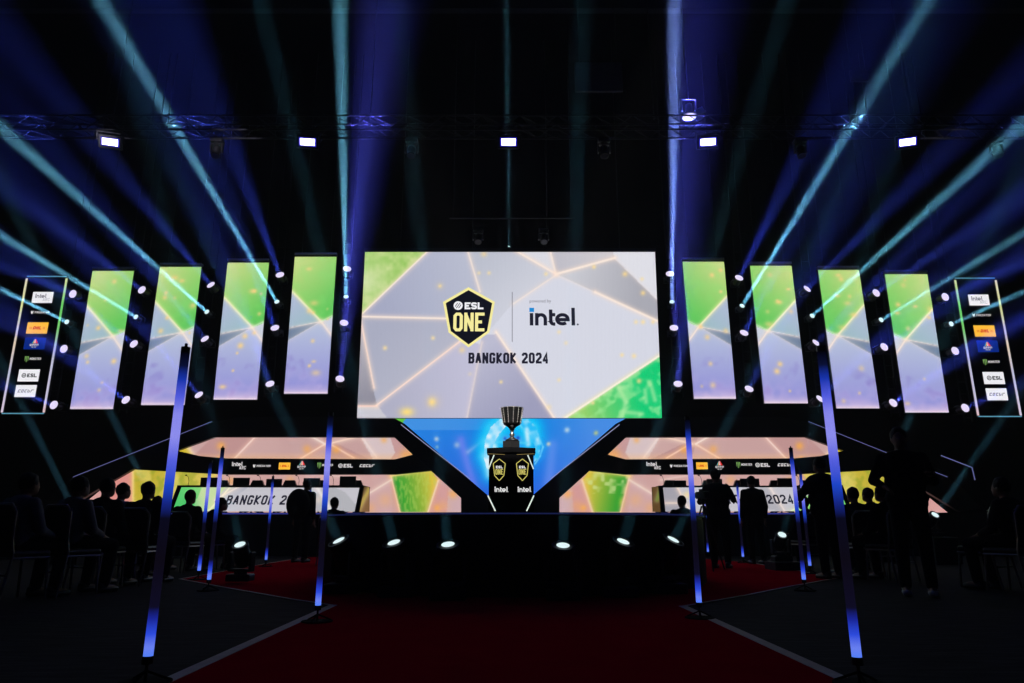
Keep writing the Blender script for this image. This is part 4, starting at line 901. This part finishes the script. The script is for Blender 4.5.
# ------------------------------------------------------------------ truss with flood lamps
TY = 14.0; TZ0 = at(508, 134, TY).z; TZ1 = at(508, 120, TY).z
mb = MB(); X0, X1 = -11.6, 11.6; dz = TZ1 - TZ0; dy = .36
for yy in (TY - dy / 2, TY + dy / 2):
    for zz in (TZ0, TZ1): mb.tube((X0, yy, zz), (X1, yy, zz), .022, n=8)
tr_ = empty('lighting_truss', (0, TY, TZ0), None, 'long horizontal box truss across the hall above the stage', 'truss')
kid(mb.build('chord', mat('truss_dull', (.02, .02, .024), .45, .7)), tr_)
mb = MB(); x_ = X0; k = 0
while x_ < X1 - .3:
    x2 = min(X1, x_ + .42)
    for yy in (TY - dy / 2, TY + dy / 2):
        if k % 2: mb.tube((x_, yy, TZ0), (x2, yy, TZ1), .011, n=5)
        else: mb.tube((x_, yy, TZ1), (x2, yy, TZ0), .011, n=5)
    for zz in (TZ0, TZ1): mb.tube((x_, TY - dy / 2, zz), (x2, TY + dy / 2, zz), .010, n=5)
    x_ = x2; k += 1
kid(mb.build('lacing', mat('truss_dull', (.02, .02, .024), .45, .7)), tr_)
for x_ in (-9, -3.2, 3.2, 9): kid(MB().tube((x_, TY, TZ1), (x_, TY, 15.9), .012).build('hoist_chain', DSTEEL), tr_)
FLM = emis('flood_lamp_white', (250, 240, 255), 6.0)
for px_, nm in ((110, 'leftmost'), (307.5, 'second from left'), (508.5, 'middle one above the giant screen'), (708, 'second from right'), (907.5, 'rightmost')):
    p = at(px_, 142, TY - .1); d = (Vector((p.x * .55, 0, 1.)) - p).normalized()
    q = (-d).to_track_quat('Z', 'Y')
    # keep the lamp's long side level
    z_ax = -d; x_ax = Vector((0, 0, 1)).cross(z_ax).normalized(); y_ax = z_ax.cross(x_ax); M = Matrix((x_ax, y_ax, z_ax)).transposed(); q = M.to_quaternion()
    rt = empty('flood_lamp', p, q, 'bright violet-white LED flood lamp under the truss, ' + nm, 'stage light', 'flood lamps hung in a row under the truss')
    MB().box((0, 0, .05), (.48, .3, .1), bev=.02).build('housing', DSTEEL, rt)
    MB().box((0, 0, -.004), (.31, .14, .008)).build('lens', FLM, rt); MB().box((0, 0, -.001), (.37, .19, .006)).build('painted_glow_rim', emis('flood_glow_blue', (45, 42, 190)), rt)  # blue emissive rim paints in the glow around the lens
    mb = MB(); mb.path([(-.27, 0, .05), (-.27, .2, .05), (.27, .2, .05), (.27, 0, .05)], .012, 6); mb.build('bracket', DSTEEL, rt)
    l = bpy.data.lights.new('flood_light', 'AREA'); l.shape = 'RECTANGLE'; l.size = .37; l.size_y = .2; l.color = (.09, .10, 1.); l.energy = 5; l.spread = R(150)
    o = bpy.data.objects.new('flood_light', l); COL.objects.link(o); o.location = p + d * .02; o.rotation_mode = 'QUATERNION'; o.rotation_quaternion = q
for px_, nm in ((215, 'between the two leftmost flood lamps'), (411, 'left of the middle flood lamp'), (604.5, 'right of the middle flood lamp'), (802, 'between the two rightmost flood lamps'), (999, 'at the far right end')):
    p = at(px_, 156, TY); moving_head(p, Vector((0, -.25, -1)).normalized(), Vector((0, 0, -1)), .8, .075, LENS_OFF, 'unlit moving lamp hanging from the truss, ' + nm, 'unlit lamps hanging from the truss')
for px_, nm in ((478, 'left'), (544, 'right')):
    p = at(px_, 242, 18.6); rt = moving_head(p, Vector((0, -.5, -1)).normalized(), Vector((0, 0, -1)), .85, .08, LENS_OFF, 'dim lamp hanging over the top edge of the giant screen, ' + nm, 'dim lamps above the giant screen')
    kid(MB().tube(rt.location, (rt.location.x, rt.location.y, 15.9), .01).build('drop_pipe', DSTEEL), rt) if False else None
# pipe for those two
p = at(511, 238, 18.6)
tag(MB().tube((-1.8, 18.6, p.z + .62), (1.8, 18.6, p.z + .62), .03).tube((-1.7, 18.6, p.z + .62), (-1.7, 18.6, 16.05), .01).tube((1.7, 18.6, p.z + .62), (1.7, 18.6, 16.05), .01).build('lamp_bar', DSTEEL), 'short black pipe hung above the giant screen', 'lighting rig')
# white work lamp high on the right
p = at(689.5, 115, TY + .9)
rt = empty('profile_spotlight', p, None, 'small glaring white spotlight above the truss, right of centre', 'stage light')
MB().lathe([(.10, -.03), (.17, -.05), (.16, .0), (.09, .05), (.07, .28), (.05, .3)], 20).build('housing', mat('pale_metal', (.7, .68, .75), .3, .5), rt, True)
MB().lathe([(.145, -.052), (.15, -.048)], 20).build('lens', emis('work_white', (235, 225, 255), 1.6), rt)
mb = MB(); mb.path([(-.17, 0, .1), (-.17, 0, .42), (.17, 0, .42), (.17, 0, .1)], .015, 6); mb.tube((0, 0, .42), (0, 0, 16 - p.z), .012); mb.build('bracket', STEEL, rt)
MB().box((.26, 0, .1), (.22, .02, .16), Quaternion((0, 1, 0), -.5)).build('barn_door', mat('pale_metal', (.7, .68, .75), .3, .5), rt)
# unseen spots added to make the truss lacing glint
for px_, py_ in ((72, 131), (88, 127), (208, 128), (226, 127), (963, 130), (978, 128)):
    p = at(px_, py_, TY - .75); l = bpy.data.lights.new('added_truss_glint', 'SPOT'); l.energy = 16; l.color = (.85, .8, 1); l.spot_size = R(50); l.shadow_soft_size = .05
    o = bpy.data.objects.new('added_truss_glint', l); COL.objects.link(o); o.location = p; o.rotation_mode = 'QUATERNION'; o.rotation_quaternion = Vector((0, -1, -.15)).to_track_quat('Z', 'Y')
# grey speaker panel high up
for c_, nm in (((575, 60, 622, 95), 'centre'), ((850, 70, 868, 82), 'right')):
    p = at((c_[0] + c_[2]) / 2, (c_[1] + c_[3]) / 2, 17); wd = (c_[2] - c_[0]) * scale_at(c_[0], c_[1], 17)
    rt = empty('ceiling_hatch', p, None, 'faint grey panel hanging high in the dark, ' + nm, 'panel'); MB().box((0, 0, 0), (wd, .1, wd * .7), bev=.02).build('panel', mat('panel_grey', (.05, .045, .045), .6), rt)
    for k in (-1, 1): MB().tube((k * wd * .4, 0, wd * .3), (k * wd * .4, 0, 16.1 - p.z), .01).build('hanger', DSTEEL, rt)
# thin centre beam
beam_light(at(509, 246, 20.2), direction((509, 246), (506.5, -20), 20.2, 14.), TEAL, 34, .06, 1.2)
rt = empty('x', (0, 0, 0)); bpy.data.objects.remove(rt)
dcen = direction((509, 246), (506.5, -20), 20.2, 14.)
moving_head(at(509, 246, 20.2) - dcen * .02, dcen, Vector((0, 0, 1)), .6, .03, LENS_T, 'lamp behind the giant screen top sending a thin beam straight up', None)

# ------------------------------------------------------------------ light tubes on stands
TUBE = bpy.data.materials.new('pixel_tube'); TUBE.use_nodes = True; nt = TUBE.node_tree; nt.nodes.clear()
tc = nt.nodes.new('ShaderNodeTexCoord'); sx = nt.nodes.new('ShaderNodeSeparateXYZ'); cr = nt.nodes.new('ShaderNodeValToRGB'); e = nt.nodes.new('ShaderNodeEmission'); o = nt.nodes.new('ShaderNodeOutputMaterial')
d_ = nt.nodes.new('ShaderNodeBsdfDiffuse'); d_.inputs[0].default_value = (.02, .016, .018, 1); ad = nt.nodes.new('ShaderNodeAddShader')
nt.links.new(tc.outputs['Generated'], sx.inputs[0]); nt.links.new(sx.outputs['Z'], cr.inputs[0]); nt.links.new(cr.outputs[0], e.inputs[0]); nt.links.new(e.outputs[0], ad.inputs[0]); nt.links.new(d_.outputs[0], ad.inputs[1]); nt.links.new(ad.outputs[0], o.inputs[0])
stops = [(0, (80, 125, 245)), (.03, (105, 128, 240)), (.07, (45, 75, 220)), (.115, (26, 38, 150)), (.15, (14, 12, 34)), (.30, (12, 9, 20)), (.43, (10, 10, 28)), (.48, (22, 38, 130)), (.54, (30, 70, 200)), (.62, (85, 95, 222)), (.70, (140, 140, 236)), (.78, (135, 135, 236)), (.84, (80, 90, 220)), (.90, (24, 52, 170)), (.95, (10, 16, 50)), (1, (2, 2, 5))]
el = cr.color_ramp.elements; el[0].position = 0; el[0].color = (*lin(stops[0][1]), 1); el[1].position = 1; el[1].color = (*lin(stops[-1][1]), 1)
for p, c in stops[1:-1]: k = el.new(p); k.color = (*lin(c), 1)
POLES = [(148, 657, 187, 347, 'nearest on the left'), (857, 658, 822, 349, 'nearest on the right'), (318, 606, 327, 428, 'at the left inner corner of the carpet'), (699, 603, 686, 427, 'at the right inner corner of the carpet'),
         (209, 580, 222, 447, 'right one of the close pair on the left'), (804, 580, 792, 447, 'left one of the close pair on the right'), (199, 571, 213, 457, 'left one of the close pair on the left'), (810, 566, 799, 462, 'right one of the close pair on the right'),
         (266, 560, 275, 477, 'small distant one before the left desk'), (743, 557, 738, 478, 'small distant one between the two standing people'), (306, 554, 315, 486, 'small distant one beside the backpack'), (708, 552, 702, 488, 'small distant one by the camera tripod')]
PZ0 = .12; PTOP = .72 + 1.478 * .72 * .833
for bx, by, tx, ty, nm in POLES:
    g0 = ground(bx, by, PZ0); rt = empty('light_tube', (g0.x, g0.y, 0), None, 'blue LED light tube on stand, ' + nm, 'light tube', 'LED light tubes beside the carpet')
    MB().tube((0, 0, 0), (0, 0, PTOP - PZ0), .0225, n=20).build('tube', TUBE, rt, True, (0, 0, PZ0))
    MB().tube((0, 0, PTOP), (0, 0, PTOP + .03), .023, n=16).tube((0, 0, PTOP + .03), (0, 0, PTOP + .05), .008).build('end_cap', VINYL, rt)
    MB().tube((0, 0, .09), (0, 0, .125), .026, n=16).tube((0, 0, .0), (0, 0, .09), .008, m=None).build('socket', TUBEM if False else VINYL, rt)
    mb = MB(); mb.tube((0, 0, .004), (0, 0, .014), .12, n=24)
    for k in range(3): t = 2 * math.pi * k / 3 + .4; mb.tube((0, 0, .06), (.11 * math.cos(t), .11 * math.sin(t), .014), .006, n=6)
    mb.build('base_plate', DRAPE, rt)

# ------------------------------------------------------------------ chairs
CM = {}
def chair(x, y, rz, label, z=0.):
    if not CM:
        CM['seat'] = mk('seat', MB().box((0, 0, .45), (.43, .42, .07), bev=.03), VINYL)
        mb = MB(); mb.prism([(-.2, .56), (.2, .56), (.205, .78), (.17, .9), (.08, .93), (-.08, .93), (-.17, .9), (-.205, .78)], -.235, -.195); CM['backrest'] = mk('backrest', mb, VINYL)
        for k, (a, b) in enumerate((((-.19, .19), (-.2, .22)), ((.19, .19), (.2, .22)))): CM['leg%d' % k] = mk('leg', MB().tube((a[0], a[1], .42), (b[0], b[1], 0), .013), TUBEM)
        for k, sx_ in ((2, -1), (3, 1)): CM['leg%d' % k] = mk('leg', MB().path([(sx_ * .2, -.26, 0), (sx_ * .2, -.19, .44), (sx_ * .2, -.225, .6)], .013), TUBEM)
        mb = MB(); mb.path([(-.2, -.225, .6), (-.21, -.24, .86), (-.14, -.245, .94), (.14, -.245, .94), (.21, -.24, .86), (.2, -.225, .6)], .013); mb.path([(-.2, -.2, .41), (.2, -.2, .41), (.2, .2, .41), (-.2, .2, .41), (-.2, -.2, .41)], .012); mb.tube((-.2, -.215, .25), (.2, -.215, .25), .01); CM['frame'] = mk('tube_frame', mb, TUBEM)
    rt = empty('banquet_chair', (x, y, z), Quaternion((0, 0, 1), rz), label, 'chair', 'audience chairs')
    for k, me in CM.items():
        o = bpy.data.objects.new(me.name.split('.')[0], me); COL.objects.link(o); o.parent = rt
    return rt

# ------------------------------------------------------------------ people
def caps(mb, a, b, ra, rb): mb.tube(a, b, ra, rb, n=12); mb.ball(a, (ra,) * 3, 12, 8); mb.ball(b, (rb,) * 3, 12, 8)
def remesh(o, vox):
    m = o.modifiers.new('remesh', 'REMESH'); m.mode = 'VOXEL'; m.voxel_size = vox; m.use_smooth_shade = True
    s_ = o.modifiers.new('smooth', 'SMOOTH'); s_.iterations = 3; s_.factor = .5
def hand(mb, wrist, direc, side, up, curl=.35):
    d = direc.normalized(); s_ = side.normalized(); u = d.cross(s_).normalized()
    palm = wrist + d * .05; mb.box(palm, (.075, .03, .09), Matrix((s_, u, d)).transposed().to_quaternion(), bev=.012)
    for k, L in enumerate((.062, .072, .067, .052)):
        b0 = wrist + d * .09 + s_ * (-.028 + .019 * k); b1 = b0 + (d * math.cos(curl) + u * math.sin(curl)) * L * .55; b2_ = b1 + (d * math.cos(curl * 2.2) + u * math.sin(curl * 2.2)) * L * .5
        caps(mb, b0, b1, .0095, .009); caps(mb, b1, b2_, .009, .008)
    t0 = wrist + d * .03 - s_ * .035; t1 = t0 - s_ * .028 + d * .028; t2 = t1 + d * .03 - s_ * .005 + u * .01; caps(mb, t0, t1, .012, .010); caps(mb, t1, t2, .010, .009)
def person(x, y, rz, label, pose='stand', ht=1.75, top=CLOTHD, trou=CLOTHD, shoes=VINYL, hair='short', z=0., arms=None, lean=0., head_yaw=0., bulk=1., props=None, cap_=False):
    k = ht / 1.75; V3 = lambda a: Vector(a)
    if pose == 'stand':
        J = dict(pel=(0, 0, .97), ch=(0, .0, 1.30), nk=(0, 0, 1.47), hd=(0, .025, 1.625))
        legs = {s: [(s * .09, 0, .93), (s * .11, .015, .5), (s * .12, -.01, .09)] for s in (-1, 1)}
        A_ = {s: [(s * .185, 0, 1.415), (s * .245, -.02, 1.13), (s * .25, .06, .88)] for s in (-1, 1)}
    else:
        k = ht / 1.27 if ht < 1.5 else 1.; J = dict(pel=(0, -.04, .56), ch=(0, -.07, .85), nk=(0, -.04, 1.01), hd=(0, 0, 1.155))
        legs = {s: [(s * .09, -.02, .55), (s * .14, .40, .52), (s * .14, .36, .09)] for s in (-1, 1)}
        A_ = {s: [(s * .185, -.05, .96), (s * .235, .03, .69), (s * .13, .27, .62)] for s in (-1, 1)}
    if arms: A_.update(arms)
    if lean:
        rl = Matrix.Rotation(-lean, 3, 'X'); pv = Vector(J['pel'])
        for n_ in ('ch', 'nk', 'hd'): J[n_] = tuple(rl @ (Vector(J[n_]) - pv) + pv)
        for s in A_: A_[s] = [tuple(rl @ (Vector(p) - pv) + pv) for p in A_[s]]
    J = {n_: Vector(p) * k for n_, p in J.items()}; legs = {s: [Vector(p) * k for p in L] for s, L in legs.items()}; A_ = {s: [Vector(p) * k for p in L] for s, L in A_.items()}
    rt = empty('person', (x, y, z), Quaternion((0, 0, 1), rz), label, 'person')
    mb = MB(); q = Quaternion((0, 0, 1), head_yaw)
    B = bulk
    mb.ball(J['hd'], (.074, .094, .112), 16, 12, rot=q); mb.ball(J['hd'] + q @ Vector((0, .055, -.045)), (.05, .05, .06), 12, 8, rot=q)
    mb.ball(J['hd'] + q @ Vector((0, .102, -.015)), (.013, .018, .022), 8, 6); mb.ball(J['hd'] + q @ Vector((0, .092, -.06)), (.026, .014, .009), 8, 6)
    for s in (-1, 1): mb.ball(J['hd'] + q @ Vector((s * .077, -.005, -.01)), (.011, .02, .032), 8, 6); mb.ball(J['hd'] + q @ Vector((s * .032, .086, .012)), (.014, .01, .01), 8, 6)
    caps(mb, J['nk'] - Vector((0, 0, .05)), J['hd'] - Vector((0, .02, .06)), .06, .05)
    mb.ball((J['ch'] * .6 + J['nk'] * .4), (.17 * B, .11 * B, .14)); mb.ball(J['ch'], (.155 * B, .11 * B, .17)); mb.ball((J['ch'] + J['pel']) / 2, (.14 * B, .105 * B, .17)); mb.ball(J['pel'], (.16 * B, .12, .13))
    for s in (-1, 1):
        a, b, c = A_[s]; caps(mb, (a + J['ch'] * .0) , b, .052, .042); caps(mb, b, c, .04, .028); caps(mb, a, J['nk'] - Vector((0, 0, .06)), .055, .06)
        dd = (c - b).normalized(); sd = Vector((0, 1, 0)) if abs(dd.y) < .8 else Vector((1, 0, 0)); sd = (sd - dd * sd.dot(dd)).normalized(); hand(mb, c, dd, sd * (1 if s > 0 else 1), None)
        a, b, c = legs[s]; caps(mb, a, b, .085, .06); caps(mb, b, c, .055, .04); caps(mb, c - Vector((0, 0, .03)), c + Vector((0, .13, -.045)), .042, .035)
    o = mb.build('body', SKIN, rt); remesh(o, .013)
    mb = MB()
    mb.ball((J['ch'] * .6 + J['nk'] * .4), (.19 * B, .13 * B, .145)); mb.ball(J['ch'], (.18 * B, .135 * B, .18)); mb.ball((J['ch'] + J['pel']) / 2, (.17 * B, .13 * B, .18)); mb.ball(J['pel'] + Vector((0, 0, .02)), (.18 * B, .14, .12))
    for s in (-1, 1):
        a, b, c = A_[s]; caps(mb, a, b, .07, .058); caps(mb, b, b + (c - b) * .8, .055, .044); caps(mb, a, J['nk'] - Vector((0, 0, .06)), .07, .065)
    o = mb.build('shirt', top, rt); remesh(o, .018)
    mb = MB(); mb.ball(J['pel'] - Vector((0, 0, .03)), (.17 * B, .135, .12))
    for s in (-1, 1):
        a, b, c = legs[s]; caps(mb, a, b, .1, .076); caps(mb, b, c + Vector((0, 0, .02)), .072, .06)
    o = mb.build('trousers', trou, rt); remesh(o, .018)
    for s in (-1, 1):
        c = legs[s][2]; mb = MB(); mb.box(c + Vector((0, .05, -.055)), (.09, .26, .065), bev=.028); mb.box(c + Vector((0, -.02, -.015)), (.085, .11, .07), bev=.025); o = mb.build('shoe', shoes, rt, True)
    mb = MB(); hc = J['hd']
    mb.ball(hc + q @ Vector((0, -.018, .028)), (.086, .1, .102), 16, 12, rot=q)
    if hair == 'long': mb.ball(hc + q @ Vector((0, -.06, -.06)), (.085, .06, .15), 14, 10, rot=q)
    if hair == 'bun': mb.ball(hc + q @ Vector((0, -.1, .05)), (.04, .04, .04))
    r_ = random.Random(label); 
    for _ in range(26):
        t = r_.uniform(0, 6.28); ph = r_.uniform(0, 1.3); mb.ball(hc + q @ Vector((.075 * math.sin(ph) * math.cos(t), -.018 + .09 * math.sin(ph) * math.sin(t), .028 + .092 * math.cos(ph))), (.022, .022, .018), 6, 4)
    o = mb.build('hair', HAIR, rt); remesh(o, .012)
    if cap_:
        mb = MB(); mb.ball(hc + q @ Vector((0, -.005, .04)), (.095, .112, .095), 16, 10, rot=q); mb.box(hc + q @ Vector((0, .13, .05)), (.13, .1, .012), q, bev=.005); o = mb.build('cap', CLOTHD, rt, True)
    return rt
def P_on(px, Y): return at(px, 526, Y).x
def seated(px, Y, rz, plabel, clabel, ht=1.27, **kw):
    x = at(px, 500, Y).x
    chair(x, Y, rz, clabel)
    return person(x, Y, rz, plabel, 'sit', ht, **kw)
LS = mat('pale_shirt', (.30, .29, .31), .95, 0, .05)
seated(27, 7.5, -.35, 'seated person in a grey shirt at the far left edge, seen from behind', 'metal-framed chair under the leftmost seated person', 1.25, top=SHIRT)
seated(79, 8.0, -.35, 'seated person with a light back, left of the two dark heads', 'metal-framed chair under the second seated person from the left', 1.25, top=SHIRT)
seated(106.5, 8.9, -.15, 'seated person with a large dark head against the pink screen edge', 'chair under the person against the pink screen edge', 1.29)
seated(122.5, 10.5, -.5, 'seated person in a pale patterned shirt, just right of the large dark head', 'chair under the person in the pale patterned shirt', 1.33, top=LS)
seated(147.5, 9.4, -.1, 'seated person with short hair before the yellow screen, beside the nearest tube', 'chair under the person before the yellow screen', 1.28)
seated(158, 12.2, -.1, 'small seated head just left of the nearest left light tube', 'chair under the small head beside the left tube', 1.20)
seated(190.5, 11.8, -.2, 'seated person in front of the green end of the left desk', 'chair under the person before the green desk end', 1.29)
seated(214, 12.6, -.9, 'hunched seated person between the close pair of left tubes and the lettering', 'chair under the hunched person by the paired left tubes', 1.22, lean=.25)
# standing with backpack
xb = at(304, 500, 15.0).x
pb = person(xb, 15.0, -.3, 'standing person in black with a round backpack before the left desk lettering', 'stand', 1.68, lean=.1)
bp = empty('backpack', (xb + .0, 14.8, 1.04), Quaternion((0, 0, 1), -.3), 'bulging black backpack worn by the person before the left desk', 'bag')
mb = MB(); mb.ball((0, -.1, .12), (.25, .2, .31), 16, 12); mb.build('pack_body', CLOTHD, bp, True); mb = MB(); mb.ball((0, -.24, .02), (.15, .09, .15)); mb.build('front_pocket', CLOTHD, bp, True)
mb = MB(); [mb.path([(s * .1, .02, .36), (s * .12, .2, .36), (s * .14, .26, .1), (s * .12, .06, -.08)], .018, 6) for s in (-1, 1)]; mb.build('strap', CLOTHD, bp)
person(at(335, 500, 14.2).x, 14.2, -.2, 'small person behind the leftmost stage lamp, in front of the left desk end', 'stand', 1.27 + .0 if False else 1.24, bulk=1.15) if False else seated(335, 14.2, -.1, 'small seated person behind the leftmost stage lamp', 'chair under the person behind the leftmost stage lamp', 1.26, bulk=1.1)
seated(681.5, 13.6, .1, 'small seated person behind the rightmost stage lamp', 'chair under the person behind the rightmost stage lamp', 1.27, bulk=1.1)
person(at(717, 500, 13.0).x, 13.0, -.5, 'broad standing person in a cap filming beside the tripod, right of the stage', 'stand', 1.72, bulk=1.3, cap_=True, arms={1: [(.185, 0, 1.415), (.27, .14, 1.2), (.16, .36, 1.42)], -1: [(-.185, 0, 1.415), (-.33, .05, 1.17), (-.15, .28, 1.2)]})
person(at(753, 500, 14.4).x, 14.4, .1, 'standing person in black with back turned, before the right desk lettering', 'stand', 1.70, bulk=1.2)
person(at(824, 500, 10.4).x, 10.4, .35, 'bulky standing person behind the nearest right tube, elbows raised', 'stand', 1.70, bulk=1.45, arms={1: [(.2, 0, 1.40), (.36, .05, 1.15), (.2, .24, 1.15)], -1: [(-.2, 0, 1.40), (-.36, .1, 1.15), (-.2, .28, 1.25)]})
seated(803, 12.8, .4, 'seated person with pale collar behind the paired right tubes', 'chair under the person behind the paired right tubes', 1.22)
seated(853, 11.0, .15, 'seated person with a round head, left of three heads before the yellow screen', 'metal-framed chair under the left one of three seated people', 1.29)
seated(868, 12.0, .3, 'seated person with swept hair, middle of three heads before the yellow screen', 'metal-framed chair under the middle one of three seated people', 1.34)
seated(882, 10.0, .35, 'seated person, right one of three heads before the yellow screen', 'metal-framed chair under the right one of three seated people', 1.27)
seated(1003, 8.4, .4, 'seated person in dark clothes at the far right edge', 'metal-framed chair at the far right edge', 1.27)
chair(at(985, 560, 9.0).x, 9.0, .5, 'empty metal-framed chair beside the far right person')
pst = person(at(907, 500, 7.9).x, 7.9, 2.7, 'tall standing person in black with white shoes, holding a phone', 'stand', 1.80, shoes=SHOE, bulk=1.25, arms={-1: [(-.19, 0, 1.41), (-.27, .04, 1.16), (-.22, .28, 1.22)], 1: [(.19, 0, 1.41), (.30, .05, 1.18), (.20, .2, 1.1)]})
wl_ = pst.rotation_quaternion @ (Vector((-.21, .38, 1.27)) * 1.8 / 1.75) + Vector(pst.location)
ph = empty('mobile_phone', wl_, Quaternion((0, 0, 1), 2.7), 'phone with a small white glow in the hand of the tall standing person', 'phone')
MB().box((0, 0, 0), (.07, .009, .14), bev=.003).build('phone_body', VINYL, ph); MB().box((0, -.006, .0), (.062, .002, .13)).build('display', emis('phone_screen', (90, 90, 120), .5), ph)

# camera on tripod right of the stage
tx_ = at(703, 500, 12.3); cx_, cy_ = tx_.x, 12.3; zc = at(703, 497, 12.3).z
tp = empty('tripod', (cx_, cy_, 0), None, 'camera tripod standing beside the person in the cap', 'tripod')
for k in range(3):
    t = 2 * math.pi * k / 3 + .5; MB().tube((.03 * math.cos(t), .03 * math.sin(t), zc - .15), (.38 * math.cos(t), .38 * math.sin(t), 0.01), .016, .011).build('leg', DSTEEL, tp)
MB().tube((0, 0, zc - .45), (0, 0, zc - .06), .02).ball((0, 0, zc - .08), (.045, .045, .05)).build('head', DSTEEL, tp)
cv = empty('video_camera', (cx_, cy_, zc - .03), Quaternion((0, 0, 1), .5), 'small black video camera mounted on the tripod', 'camera')
MB().box((0, 0, .06), (.12, .24, .12), bev=.015).build('camera_body', VINYL, cv); MB().tube((0, .1, .06), (0, .24, .06), .04, .045, n=16).build('lens', VINYL, cv); MB().box((-.07, -.04, .13), (.012, .09, .06)).build('viewfinder', VINYL, cv)
